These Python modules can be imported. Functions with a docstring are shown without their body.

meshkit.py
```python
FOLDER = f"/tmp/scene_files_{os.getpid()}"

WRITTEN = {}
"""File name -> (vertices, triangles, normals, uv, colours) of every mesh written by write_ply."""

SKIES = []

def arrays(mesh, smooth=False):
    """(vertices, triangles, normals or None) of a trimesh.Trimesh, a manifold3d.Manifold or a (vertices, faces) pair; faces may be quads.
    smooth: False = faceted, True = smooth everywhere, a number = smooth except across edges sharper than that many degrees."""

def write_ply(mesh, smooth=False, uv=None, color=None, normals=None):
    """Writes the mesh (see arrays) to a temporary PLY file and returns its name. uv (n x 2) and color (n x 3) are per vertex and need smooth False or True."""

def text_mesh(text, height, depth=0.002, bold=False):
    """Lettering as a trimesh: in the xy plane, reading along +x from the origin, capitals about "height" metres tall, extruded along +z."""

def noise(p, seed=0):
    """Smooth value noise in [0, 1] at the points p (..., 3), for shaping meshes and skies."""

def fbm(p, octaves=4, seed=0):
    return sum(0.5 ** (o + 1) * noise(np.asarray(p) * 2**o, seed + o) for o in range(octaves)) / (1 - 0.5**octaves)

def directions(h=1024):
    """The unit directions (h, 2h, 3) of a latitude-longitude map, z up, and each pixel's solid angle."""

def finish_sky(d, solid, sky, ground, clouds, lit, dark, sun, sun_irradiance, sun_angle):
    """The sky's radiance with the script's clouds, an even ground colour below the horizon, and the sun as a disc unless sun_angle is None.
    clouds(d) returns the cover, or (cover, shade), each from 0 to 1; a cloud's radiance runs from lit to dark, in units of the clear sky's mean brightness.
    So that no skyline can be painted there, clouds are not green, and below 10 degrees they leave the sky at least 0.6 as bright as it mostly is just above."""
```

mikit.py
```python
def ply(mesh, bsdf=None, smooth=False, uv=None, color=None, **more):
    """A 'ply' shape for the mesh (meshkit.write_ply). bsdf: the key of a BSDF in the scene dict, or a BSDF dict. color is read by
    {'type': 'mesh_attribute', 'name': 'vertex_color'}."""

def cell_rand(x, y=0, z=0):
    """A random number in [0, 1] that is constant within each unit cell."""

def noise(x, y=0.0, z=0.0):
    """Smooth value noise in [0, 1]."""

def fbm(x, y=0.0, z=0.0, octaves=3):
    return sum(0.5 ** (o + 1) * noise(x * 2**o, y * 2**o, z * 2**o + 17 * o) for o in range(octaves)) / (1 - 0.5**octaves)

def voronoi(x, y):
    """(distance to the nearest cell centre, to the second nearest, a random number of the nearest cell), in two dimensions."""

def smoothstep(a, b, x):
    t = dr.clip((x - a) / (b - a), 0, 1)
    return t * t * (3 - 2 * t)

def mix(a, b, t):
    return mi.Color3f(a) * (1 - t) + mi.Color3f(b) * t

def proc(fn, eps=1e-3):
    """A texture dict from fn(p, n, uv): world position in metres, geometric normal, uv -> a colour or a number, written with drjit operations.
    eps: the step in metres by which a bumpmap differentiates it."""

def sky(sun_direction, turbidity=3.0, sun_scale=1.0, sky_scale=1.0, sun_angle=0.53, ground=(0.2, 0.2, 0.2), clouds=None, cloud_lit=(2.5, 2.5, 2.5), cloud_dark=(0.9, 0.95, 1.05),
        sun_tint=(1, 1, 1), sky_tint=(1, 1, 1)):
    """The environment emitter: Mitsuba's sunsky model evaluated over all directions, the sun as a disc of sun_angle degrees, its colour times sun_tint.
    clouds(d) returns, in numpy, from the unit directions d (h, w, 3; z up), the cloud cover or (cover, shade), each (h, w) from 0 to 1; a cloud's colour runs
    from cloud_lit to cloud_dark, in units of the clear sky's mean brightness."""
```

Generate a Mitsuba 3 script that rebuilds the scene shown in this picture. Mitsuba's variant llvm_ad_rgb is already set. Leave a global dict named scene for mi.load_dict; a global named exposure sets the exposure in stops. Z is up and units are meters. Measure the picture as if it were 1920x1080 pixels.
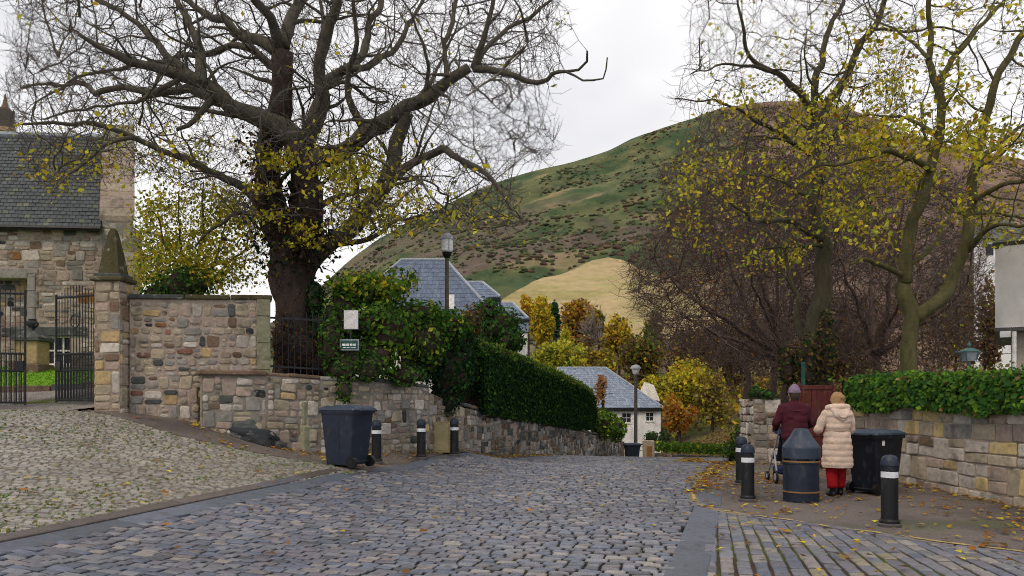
import math, numpy as np, trimesh, drjit as dr, mitsuba as mi, mikit, meshkit
import manifold3d as m3
from scipy.interpolate import RBFInterpolator
from scipy.spatial import cKDTree
from shapely.geometry import Polygon, LineString, Point, box as sbox
from shapely.ops import unary_union
from mikit import proc, noise, fbm, voronoi, cell_rand, smoothstep, mix

EYE, FOC, CX, HY = 1.55, 1500.0, 960.0, 750.0      # eye height (m); focal length, centre and horizon of the 1920 px photograph
scene, labels = {}, {}
T = mi.ScalarTransform4f
scene['camera'] = {'type': 'perspective', 'fov': math.degrees(2 * math.atan(960 / FOC)), 'fov_axis': 'x',
                   'principal_point_offset_y': -0.19444, 'near_clip': 0.1, 'far_clip': 4000.0,
                   'to_world': T().look_at(origin=[0, 0, EYE], target=[0, 10, EYE], up=[0, 0, 1])}

def clouds(d):
    x, y, z = d[..., 0], d[..., 1], np.maximum(d[..., 2], 0.02)
    q = np.stack([x / (z + .35) * 1.6 + 3.1, y / (z + .35) * 1.6 + 1.7, 0 * x], -1)
    f = meshkit.fbm(q, 5, seed=4)
    return np.ones_like(x), np.clip((f - 0.36) * 2.8, 0, 1) * np.clip((z - .10) * 4, 0, 1)

scene['sky'] = mikit.sky([-0.35, -0.55, 0.75], turbidity=4, sun_scale=0.22, sun_angle=16, clouds=clouds,
                         cloud_lit=(2.45, 2.42, 2.45), cloud_dark=(1.42, 1.47, 1.62), sun_tint=(1, .96, .9))
exposure = 2.0

# ------------------------------------------------------------------ helpers
R = np.random.default_rng(11)
used = {}
def key(name, parent=None):
    full = f'{parent}__{name}' if parent else name
    n = used.get(full, -1) + 1
    used[full] = n
    return full if n == 0 else f'{full}_{n:03d}'

def thing(name, label, cat, group=None):
    k = key(name)
    labels[k] = {'label': label, 'category': cat, 'kind': 'thing'}
    if group: labels[k]['group'] = group
    return k

def tri(mesh):
    if hasattr(mesh, 'to_mesh'):
        m = mesh.to_mesh(); mesh = (m.vert_properties[:, :3], m.tri_verts)
    if isinstance(mesh, trimesh.Trimesh): return np.asarray(mesh.vertices, float), np.asarray(mesh.faces)
    v, f = np.asarray(mesh[0], float), np.asarray(mesh[1], int)
    if f.shape[1] == 4: f = np.vstack([f[:, [0, 1, 2]], f[:, [0, 2, 3]]])
    return v, f

def join(ms):
    vs, fs, n = [], [], 0
    for m in ms:
        v, f = tri(m); vs.append(v); fs.append(f + n); n += len(v)
    return np.vstack(vs), np.vstack(fs)

PAL = {}                                                   # material -> colour names
def uvof(n, mat, col, rnd):
    names = PAL[mat]
    c = col if not isinstance(col, str) else names.index(col)
    out = np.empty((n, 2)); out[:, 0] = (np.asarray(c) + .5) / len(names); out[:, 1] = rnd
    return out

def shape(mesh, mat, col=0, rnd=.5, smooth=False, uv=None, **kw):
    v, f = tri(mesh)
    if smooth not in (False, True):
        sm = trimesh.graph.smooth_shade(trimesh.Trimesh(v, f, process=True), angle=math.radians(smooth), facet_minarea=None)
        v, f, smooth = np.asarray(sm.vertices), np.asarray(sm.faces), True
    if uv is None and mat in PAL: uv = uvof(len(v), mat, col, rnd)
    return mikit.ply((v, f), mat, smooth=smooth, uv=uv, **kw)

def add(name, mesh, mat, col=0, rnd=.5, parent=None, smooth=False, uv=None, label=None, kind=None, cat=None, group=None, **kw):
    k = key(name, parent)
    scene[k] = shape(mesh, mat, col, rnd, smooth, uv, **kw)
    d = {}
    if label: d['label'] = label
    if kind: d['kind'] = kind
    if cat: d['category'] = cat
    if group: d['group'] = group
    if d: labels[k] = d
    return k

def put(name, shp, to_world, parent=None):
    k = key(name, parent); scene[k] = {**shp, 'to_world': to_world}; return k

def mat4(origin, xa, ya, za):
    m = np.eye(4); m[:3, 0], m[:3, 1], m[:3, 2], m[:3, 3] = xa, ya, za, origin
    return T(m.tolist())

def P(px, py, Y): return np.array([(px - CX) / FOC * Y, Y, EYE + (HY - py) / FOC * Y])
def xform(mesh, rz=0, loc=(0, 0, 0), s=1):
    v, f = tri(mesh); c, sn = math.cos(rz), math.sin(rz)
    v = v * s
    return np.stack([v[:, 0] * c - v[:, 1] * sn + loc[0], v[:, 0] * sn + v[:, 1] * c + loc[1], v[:, 2] + loc[2]], 1), f

def bx(x0, x1, y0, y1, z0, z1, b=0.0):
    """box, edges chamfered by b"""
    if b <= 0:
        v = np.array([[x, y, z] for x in (x0, x1) for y in (y0, y1) for z in (z0, z1)], float)
        return v, np.array([[0, 1, 3], [0, 3, 2], [4, 6, 7], [4, 7, 5], [0, 4, 5], [0, 5, 1], [2, 3, 7], [2, 7, 6], [0, 2, 6], [0, 6, 4], [1, 5, 7], [1, 7, 3]])
    pts = []
    for x, sx in ((x0, 1), (x1, -1)):
        for y, sy in ((y0, 1), (y1, -1)):
            for z, sz in ((z0, 1), (z1, -1)):
                pts += [[x, y + sy * b, z + sz * b], [x + sx * b, y, z + sz * b], [x + sx * b, y + sy * b, z]]
    return tri(m3.Manifold.hull_points(np.array(pts)))

def lathe(profile, n=24, cx=0, cy=0):
    """profile [(r, z)...] bottom to top, about the z axis"""
    p = np.array(profile, float); a = np.arange(n) * 2 * np.pi / n
    v = np.stack([p[:, 0, None] * np.cos(a) + cx, p[:, 0, None] * np.sin(a) + cy, np.repeat(p[:, 1, None], n, 1)], -1).reshape(-1, 3)
    i, j = np.meshgrid(np.arange(len(p) - 1), np.arange(n), indexing='ij'); j2 = (j + 1) % n
    q = np.stack([i * n + j, i * n + j2, (i + 1) * n + j2, (i + 1) * n + j], -1).reshape(-1, 4)
    return tri((v, q))

def sweep(pts, radii, k=10, cap=True):
    """a tube along a polyline with shared rings"""
    p = np.asarray(pts, float); r = np.broadcast_to(radii, len(p))
    t = np.gradient(p, axis=0); t /= np.linalg.norm(t, axis=1, keepdims=True) + 1e-9
    x = np.cross(t[0], [0.3, 0.9, 0.1]); x /= np.linalg.norm(x)
    v = []; a = np.arange(k) * 2 * np.pi / k
    for i in range(len(p)):
        x = x - t[i] * (x @ t[i]); x /= np.linalg.norm(x) + 1e-9
        y = np.cross(t[i], x)
        v.append(p[i] + r[i] * (np.cos(a)[:, None] * x + np.sin(a)[:, None] * y))
    v = np.vstack(v); n = len(p)
    i, j = np.meshgrid(np.arange(n - 1), np.arange(k), indexing='ij'); j2 = (j + 1) % k
    f = np.stack([i * k + j, i * k + j2, (i + 1) * k + j2, (i + 1) * k + j], -1).reshape(-1, 4)
    v, f = tri((v, f))
    if cap:
        v = np.vstack([v, p[:1], p[-1:]]); b = n * k; e = np.arange(k); e2 = (e + 1) % k
        f = np.vstack([f, np.stack([e2, e, e * 0 + b], 1), np.stack([(n - 1) * k + e, (n - 1) * k + e2, e * 0 + b + 1], 1)])
    return v, f

def tubes(a, b, ra, rb, k):
    """many separate frustums, vectorised"""
    d = b - a; d /= np.linalg.norm(d, axis=1, keepdims=True) + 1e-9
    x = np.cross(d, np.where(np.abs(d[:, 2:]) < .8, [0, 0, 1.0], [1.0, 0, 0])); x /= np.linalg.norm(x, axis=1, keepdims=True) + 1e-9
    y = np.cross(d, x); t = np.arange(k) * 2 * np.pi / k
    ring = np.cos(t)[None, :, None] * x[:, None] + np.sin(t)[None, :, None] * y[:, None]
    v = np.concatenate([a[:, None] + ring * ra[:, None, None], b[:, None] + ring * rb[:, None, None]], 1)
    e = np.arange(k); e2 = (e + 1) % k
    q = np.vstack([np.stack([e, e2, e2 + k], 1), np.stack([e, e2 + k, e + k], 1)])
    f = q[None] + (np.arange(len(a)) * 2 * k)[:, None, None]
    return v.reshape(-1, 3), f.reshape(-1, 3)

def spline(pts, n):
    """Catmull-Rom through the rows of pts"""
    p = np.asarray(pts, float); p = np.vstack([2 * p[0] - p[1], p, 2 * p[-1] - p[-2]]); out = []
    for i in range(1, len(p) - 2):
        for t in np.linspace(0, 1, n, endpoint=False):
            a, b, c, d = p[i - 1:i + 3]
            out.append(.5 * (2 * b + (c - a) * t + (2 * a - 5 * b + 4 * c - d) * t * t + (3 * b - a - 3 * c + d) * t ** 3))
    return np.vstack(out + [p[-2]])

def leaves(c, size, R, mat='leaf', cols=(0,), wts=None, flat=0.0, jit=0.45, aspect=.62, nrm=None):
    """folded diamond leaves at the points c; flat 0 = any way up, 1 = lying; nrm = surface normals they face. Returns (mesh, uv)"""
    n = len(c); s = size * (1 - jit + 2 * jit * R.random(n))
    ax = R.normal(size=(n, 3)); ax[:, 2] -= .35
    up = R.normal(size=(n, 3)) * (1 - flat) + np.array([0, 0, 1.0]) * flat
    if nrm is not None: up = nrm + R.normal(size=(n, 3)) * .45
    up /= np.linalg.norm(up, axis=1, keepdims=True) + 1e-9
    ax -= up * (ax * up).sum(1, keepdims=True); ax /= np.linalg.norm(ax, axis=1, keepdims=True) + 1e-9
    sd = np.cross(up, ax)
    s = s[:, None]
    v = np.stack([c - ax * s * .5, c + sd * s * aspect * .5 + up * s * .1, c + ax * s * .5, c - sd * s * aspect * .5 + up * s * .1], 1).reshape(-1, 3)
    f = (np.array([[0, 1, 2], [0, 2, 3]])[None] + (np.arange(n) * 4)[:, None, None]).reshape(-1, 3)
    names = PAL[mat]; ids = np.array([names.index(x) if isinstance(x, str) else x for x in cols])
    col = R.choice(ids, n, p=None if wts is None else np.array(wts) / np.sum(wts))
    uv = np.repeat(np.stack([(col + .5) / len(names), R.random(n)], 1), 4, 0)
    return (v, f), uv

def joinuv(parts):
    v, f = join([m for m, _ in parts]); return (v, f), np.vstack([u for _, u in parts])

def hull(*pr):
    """hull of spheres (x, y, z, r)"""
    pts = []
    for x, y, z, r in pr:
        s = trimesh.creation.icosphere(2, r).vertices + [x, y, z]; pts.append(s)
    return m3.Manifold.hull_points(np.vstack(pts))
def chain(ps):
    out = m3.Manifold()
    for a, b in zip(ps[:-1], ps[1:]): out = out + hull(a, b)
    return out
def flesh(man, res=.03, it=12):
    m = man.refine_to_length(res); v, f = tri(m)
    t = trimesh.Trimesh(v, f, process=True); trimesh.smoothing.filter_taubin(t, lamb=.5, nu=.53, iterations=it)
    return t

# ------------------------------------------------------------------ materials
def pal(mat, cols, rough=.8, spec=.3, var=.35, freq=25., extra=None, thin=False, bump=0, bfreq=60., contrast=.6):
    names = list(cols); PAL[mat] = names; vals = [cols[k] for k in names]; N = len(names)
    def fn(p, n, uv):
        i = dr.floor(uv.x * N); c = mi.Color3f(vals[0])
        for k in range(1, N): c = dr.select(i > k - .5, mi.Color3f(vals[k]), c)
        m = (1 - var / 2 + var * fbm(p.x * freq, p.y * freq, p.z * freq)) * (1 - contrast / 2 + contrast * uv.y)
        c = c * m
        return extra(c, p, n, uv) if extra else c
    if thin:
        b = {'type': 'principledthin', 'base_color': proc(fn), 'roughness': rough, 'diff_trans': thin, 'spec_trans': 0.0}
        scene[mat] = {'type': 'twosided', 'b': b} if False else b
        return
    b = {'type': 'principled', 'base_color': proc(fn), 'roughness': rough, 'specular': spec}
    if bump:
        def bf(p, n, uv): return fbm(p.x * bfreq, p.y * bfreq, p.z * bfreq)
        b = {'type': 'bumpmap', 'arbitrary': proc(bf, eps=.3 / bfreq), 'scale': bump, 'bsdf': b}
    scene[mat] = {'type': 'twosided', 'bsdf': b}

def lichen(c, p, n, uv):
    f = fbm(p.x * 5 + 9, p.y * 5, p.z * 5, 4)
    c = mix(c, mi.Color3f(.075, .08, .045), smoothstep(.58, .78, f) * .5)
    c = mix(c, c * .5, smoothstep(.5, .72, fbm(p.x * 2.6 + 3, p.y * 2.6, p.z * .45, 4)) * .75)
    g = fbm(p.x * 9, p.y * 9 + 4, p.z * 9, 3)
    c = mix(c, mi.Color3f(.36, .35, .31), smoothstep(.62, .78, g) * .5)
    return c
pal('stone', {k_: tuple(1.2 * x_ for x_ in v_) if min(v_) > .1 else v_ for k_, v_ in {'pink': (.285, .228, .192), 'buff': (.305, .262, .198), 'ochre': (.35, .26, .14), 'gold': (.43, .335, .16), 'grey': (.22, .21, .195),
              'pale': (.40, .365, .33), 'dark': (.035, .04, .048), 'slate': (.085, .095, .095), 'red': (.225, .115, .09), 'brown': (.17, .12, .085),
              'rust': (.25, .125, .05), 'dressed': (.215, .215, .145), 'mossstone': (.075, .066, .034)}.items()}, rough=.9, spec=.25, var=.7, freq=16, extra=lichen, bump=.005, bfreq=45, contrast=.34)
def mortar_x(c, p, n, uv):
    return mix(c, mi.Color3f(.08, .075, .05), smoothstep(.5, .72, fbm(p.x * 2.2, p.y * 2.2, p.z * 3, 4)) * .7)
pal('mortar', {'warm': (.285, .235, .18), 'grey': (.235, .215, .185), 'moss': (.085, .085, .035), 'lime': (.36, .30, .25), 'darkstone': (.10, .09, .075)}, rough=.95, spec=.2, var=.6, freq=30, extra=mortar_x, contrast=0)
def sett_x(c, p, n, uv):
    f = fbm(p.x * .55, p.y * .55, 2., 3)
    c = c * (.78 + .44 * f)
    return mix(c, mi.Color3f(.05, .045, .04), smoothstep(.6, .8, fbm(p.x * 12, p.y * 12, 1.)) * .45)
pal('sett', {'blue': (.096, .110, .150), 'purple': (.118, .116, .142), 'pinkgrey': (.17, .155, .158), 'grey': (.142, .147, .168), 'dark': (.065, .07, .085),
             'light': (.215, .20, .19), 'lighter': (.265, .248, .22), 'greyer': (.235, .225, .205), 'tan': (.185, .165, .12), 'greenish': (.135, .14, .09), 'slabblue': (.080, .094, .122), 'slabbrown': (.09, .075, .07)},
    rough=.42, spec=.6, var=.55, freq=22, extra=sett_x, bump=.003, bfreq=50, contrast=.36)
def soil_x(c, p, n, uv):
    f = fbm(p.x * 1.1, p.y * 1.1, 0., 4)
    return mix(c, mi.Color3f(.07, .10, .018), smoothstep(.48, .62, f) * uv.y)
pal('bed', {'grit': (.145, .135, .105), 'dark': (.018, .016, .015), 'moss': (.055, .055, .028), 'soil': (.045, .035, .026)}, rough=.95, spec=.1, var=.8, freq=30, extra=soil_x, contrast=0)
def tarmac_x(c, p, n, uv):
    c = mix(c, mi.Color3f(.055, .046, .043), smoothstep(.42, .66, fbm(p.x * .8, p.y * .8, 3., 4)) * .8)
    c = mix(c, mi.Color3f(.06, .075, .025), smoothstep(.6, .74, fbm(p.x * .9 + 7, p.y * 1.4, 5., 4)) * .5)
    return mix(c, mi.Color3f(.17, .16, .15), smoothstep(.66, .8, noise(p.x * 70, p.y * 70, p.z * 70)) * .5)
pal('tarmac', {'brown': (.105, .088, .082), 'path': (.17, .155, .14)}, rough=.75, spec=.35, var=.4, freq=90, extra=tarmac_x, bump=.002, bfreq=120, contrast=0)
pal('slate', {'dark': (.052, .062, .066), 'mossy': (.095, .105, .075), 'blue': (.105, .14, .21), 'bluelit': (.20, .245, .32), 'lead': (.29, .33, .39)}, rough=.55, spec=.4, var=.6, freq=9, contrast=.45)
def bark_x(c, p, n, uv):
    c = c * (.55 + .9 * fbm(p.x * 14, p.y * 14, p.z * 3.5, 3))
    w = smoothstep(.1, .8, n.z + fbm(p.x * 3, p.y * 3, p.z * 3) * .8 - .35)
    return mix(c, mi.Color3f(.085, .095, .022), w * .75 * smoothstep(.5, 1., uv.y))
pal('bark', {'dark': (.050, .036, .031), 'grey': (.105, .095, .085), 'mossy': (.095, .088, .04), 'twig': (.098, .084, .082), 'plum': (.108, .077, .069), 'ashgrey': (.088, .082, .064), 'olivegrey': (.072, .066, .044), 'pale': (.19, .165, .15), 'tanstem': (.16, .125, .075)},
    rough=.9, spec=.2, var=.5, freq=20, extra=bark_x, contrast=.3)
pal('leaf', {'yellow': (.60, .50, .045), 'lime': (.46, .48, .055), 'olive': (.22, .21, .04), 'gold': (.52, .34, .035), 'orange': (.42, .165, .03), 'red': (.30, .07, .02),
             'green': (.085, .165, .03), 'dkgreen': (.032, .080, .026), 'blackgreen': (.013, .036, .017), 'ivy': (.052, .145, .03), 'bright': (.14, .27, .03),
             'brown': (.185, .11, .045), 'straw': (.33, .255, .125), 'teal': (.02, .07, .05), 'lawn': (.13, .32, .02), 'plumleaf': (.10, .06, .055)},
    rough=.5, var=.3, freq=6, thin=.7, contrast=.7)
def grime(c, p, n, uv):
    c = c * (.74 + .52 * fbm(p.x * 5, p.y * 5, p.z * 9, 4))
    return mix(c, c + mi.Color3f(.035, .033, .03), smoothstep(.58, .74, fbm(p.x * 11, p.y * 11, p.z * 4, 4)) * .5)
pal('gloss', {'binblue': (.015, .023, .042), 'binnavy': (.007, .010, .018), 'binlid': (.033, .048, .078), 'black': (.010, .011, .014), 'band': (.62, .66, .72), 'redgate': (.085, .014, .011), 'silver': (.30, .33, .38),
              'white': (.74, .74, .75), 'goldband': (.26, .14, .05), 'green': (.014, .085, .07), 'teal': (.09, .20, .21), 'postgreen': (.105, .093, .055), 'greypost': (.075, .07, .07), 'boot': (.008, .008, .009),
              'rubber': (.009, .009, .010), 'iron': (.016, .018, .024), 'lampglass': (.93, .95, .98), 'pane': (.02, .025, .03), 'cream': (.66, .63, .56), 'brick': (.24, .10, .07), 'tinbox': (.36, .30, .16), 'blueframe': (.035, .05, .13)},
    rough=.45, spec=.32, var=.3, freq=14, extra=grime, contrast=.3)
pal('cloth', {'coat': (.60, .475, .395), 'coatdark': (.42, .32, .26), 'redtrouser': (.30, .006, .012), 'maroon': (.062, .012, .022), 'navy': (.014, .018, .032), 'lilac': (.20, .145, .23), 'skin': (.48, .29, .21),
              'blond': (.33, .205, .105), 'darkhair': (.05, .035, .028), 'blue': (.02, .03, .09), 'lightgrey': (.45, .47, .52), 'maroonlight': (.10, .022, .035)}, rough=.85, spec=.2, var=.25, freq=40, extra=grime, contrast=.3)
def render_x(c, p, n, uv):
    c = mix(c, c * .72, smoothstep(.5, .75, fbm(p.x * 1.6, p.y * 1.6, p.z * .7, 4)) * .7)
    return c
pal('harl', {'white': (.70, .69, .68), 'cream': (.62, .59, .52), 'pinkish': (.52, .46, .40), 'palewhite': (.78, .78, .80)}, rough=.95, spec=.2, var=.2, freq=40, extra=render_x, contrast=.2)
def hill_fn(p, n, uv):
    t = p.x / dr.maximum(p.y, 50.)
    a = fbm(p.x * .028, p.y * .02, p.z * .04, 4); b = fbm(p.x * .12, p.y * .06, p.z * .12 + 3, 4)
    green = mix(mi.Color3f(.042, .068, .032), mi.Color3f(.095, .105, .048), smoothstep(.35, .65, b))
    brown = mix(mi.Color3f(.125, .085, .066), mi.Color3f(.19, .13, .095), smoothstep(.35, .65, b))
    tan = mi.Color3f(.25, .185, .10)
    c = mix(green, brown, smoothstep(.22, .34, t + (a - .5) * .14))
    c = mix(c, mi.Color3f(.10, .075, .065), smoothstep(.44, .56, fbm(p.x * .03 + 40, p.y * .03, p.z * .05, 4)) * .85 * smoothstep(125., 50., p.z))
    c = mix(c, tan, smoothstep(.59, .70, fbm(p.x * .06 + 20, p.y * .05, p.z * .09, 4)) * .5)
    c = c * (.82 + .36 * fbm(p.x * .22 + 5, p.y * .12, p.z * .22, 4))
    return c * (.75 + .5 * fbm(p.x * .5, p.y * .5, p.z * .5, 3))
scene['hillmat'] = {'type': 'twosided', 'bsdf': {'type': 'principled', 'base_color': proc(hill_fn), 'roughness': .95, 'specular': .1}}
def field_fn(p, n, uv):
    f = fbm(p.x * .05, p.y * .05, p.z * .3, 4); g = fbm(p.x * .5, p.y * .25, p.z * 1.2, 3)
    c = mix(mi.Color3f(.36, .285, .155), mi.Color3f(.28, .245, .11), smoothstep(.42, .64, f))
    return c * (.74 + .52 * g)
scene['fieldmat'] = {'type': 'twosided', 'bsdf': {'type': 'principled', 'base_color': proc(field_fn), 'roughness': .95, 'specular': .1}}
def earth_fn(p, n, uv):
    f = fbm(p.x * .35, p.y * .35, p.z * .5, 4)
    return mix(mi.Color3f(.07, .055, .035), mi.Color3f(.075, .085, .028), smoothstep(.4, .62, f)) * (.6 + .8 * fbm(p.x * 6, p.y * 6, p.z * 6, 3))
scene['earth'] = {'type': 'twosided', 'bsdf': {'type': 'principled', 'base_color': proc(earth_fn), 'roughness': .97, 'specular': .1}}
def turf_fn(p, n, uv):
    f = fbm(p.x * .9, p.y * .9, 0., 4)
    return mix(mi.Color3f(.10, .24, .018), mi.Color3f(.16, .27, .03), f) * (.7 + .6 * noise(p.x * 40, p.y * 40, p.z * 20))
scene['turf'] = {'type': 'twosided', 'bsdf': {'type': 'principled', 'base_color': proc(turf_fn), 'roughness': .95, 'specular': .1}}
# ------------------------------------------------------------------ the lie of the land
def crest(Y):
    Y = np.asarray(Y, float)
    z = np.where(Y < 16, 0, -.00327 * (Y - 16) ** 2)
    z = np.where(Y > 31.3, -.765 - .1 * (Y - 31.3), z)
    z = np.where(Y > 52, -2.835 - 1.3 * (1 - np.exp(-(Y - 52) / 13)), z)
    return z + np.maximum(Y - 85, 0) * .10
ctrl = [(0, 1040, 6.8), (300, 975, 8.8), (620, 905, 12.5), (700, 885, 14), (800, 873, 17), (930, 860, 21),
        (1240, 1080, 7.05), (1300, 950, 11.6), (1340, 868, 20.5), (180, 768, 15.5), (0, 768, 15.5), (380, 797, 15.8), (480, 830, 16.2), (560, 842, 16.8),
        (740, 852, 17.5), (870, 845, 20.5), (658, 876, 14), (1920, 950, 11.6), (1690, 905, 15), (1600, 885, 17.2)]
cp = np.array([P(*c) for c in ctrl])
ex = np.array([(-16, 16, 1.75), (-14, 8, .9), (-9, 2, .45), (-5, -4, .2), (0, -6, .0), (5, -4, 0), (9, 3, 0), (10, 10, .05), (10, 17, .1), (2, 9, 0.06), (2.5, 14, .05), (3.5, 19, .02),
               (1, 27, .1), (8, 27, 0), (4, 35, .05), (9, 38, 0), (8, 47, 0), (12, 45, 0), (16, 27, 0), (-10, 27, .6), (2, 60, 0), (14, 60, 0)], float)
cp = np.vstack([cp, np.c_[ex[:, :2], ex[:, 2] + np.where(ex[:, 1] > 20, crest(ex[:, 1]), 0)]])
LAT = RBFInterpolator(cp[:, :2], cp[:, 2] - crest(cp[:, 1]), kernel='thin_plate_spline', smoothing=.02)
def sstep(a, b, x):
    t = np.clip((x - a) / (b - a), 0, 1); return t * t * (3 - 2 * t)
def G(x, y):
    x, y = np.broadcast_arrays(np.asarray(x, float), np.asarray(y, float))
    q = np.c_[np.clip(x.ravel(), -18, 18), np.clip(y.ravel(), -8, 60)]
    lat = LAT(q).reshape(x.shape) * (1 - sstep(45, 60, y))
    return crest(y) + lat + 2.6 * sstep(13, 21, x) * sstep(44, 62, y)
def hit(px, py, fn=None, y0=4., y1=60., step=.02):
    fn = fn or G
    Y = np.arange(y0, y1, step); X = (px - CX) / FOC * Y; zl = EYE + (HY - py) / FOC * Y
    below = np.nonzero(fn(X, Y) >= zl)[0]
    i = below[0] if len(below) else len(Y) - 1
    return X[i], Y[i]
def g3(x, y, dz=0): return np.array([x, y, float(G(x, y)) + dz])

def sheet(poly, fn, res, dz=0.):
    """a polygon laid over the land, cut along a grid"""
    x0, y0, x1, y1 = poly.bounds; vs, fs, n = [], [], 0
    from shapely import prepared
    pp = prepared.prep(poly)
    for x in np.arange(x0, x1, res):
        for y in np.arange(y0, y1, res):
            c = sbox(x, y, x + res, y + res)
            if pp.contains(c): pieces = [c]
            elif pp.intersects(c):
                q = poly.intersection(c); pieces = [a for a in getattr(q, 'geoms', [q]) if a.geom_type == 'Polygon' and a.area > 1e-7]
            else: continue
            for a in pieces:
                if a.area > res * res * .999: v = np.array([[x, y], [x + res, y], [x + res, y + res], [x, y + res]]); f = np.array([[0, 1, 2], [0, 2, 3]])
                else: v, f = trimesh.creation.triangulate_polygon(a, engine='earcut')
                d = v[f[:, 1]] - v[f[:, 0]]; e = v[f[:, 2]] - v[f[:, 0]]; neg = d[:, 0] * e[:, 1] - d[:, 1] * e[:, 0] < 0
                f = np.array(f); f[neg] = f[neg][:, ::-1]
                vs.append(v); fs.append(f + n); n += len(v)
    v = np.vstack(vs); return np.c_[v, fn(v[:, 0], v[:, 1]) + dz], np.vstack(fs)

def skirt(poly, fn, depth, step=.8):
    L = poly.exterior; k = np.linspace(0, L.length, int(L.length / step) + 2); q = np.array([L.interpolate(t).coords[0] for t in k]); z = fn(q[:, 0], q[:, 1])
    v = np.vstack([np.c_[q, z], np.c_[q, z - depth]]); n = len(q); i = np.arange(n - 1)
    return v, np.vstack([np.stack([i, i + 1, i + 1 + n], 1), np.stack([i, i + 1 + n, i + n], 1)])
def grid(xs, ys, fn):
    X, Y = np.meshgrid(xs, ys, indexing='ij'); Z = fn(X, Y); n, m = X.shape
    i, j = np.meshgrid(np.arange(n - 1), np.arange(m - 1), indexing='ij')
    q = np.stack([i * m + j, (i + 1) * m + j, (i + 1) * m + j + 1, i * m + j + 1], -1).reshape(-1, 4)
    return tri((np.stack([X, Y, Z], -1).reshape(-1, 3), q))

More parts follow.
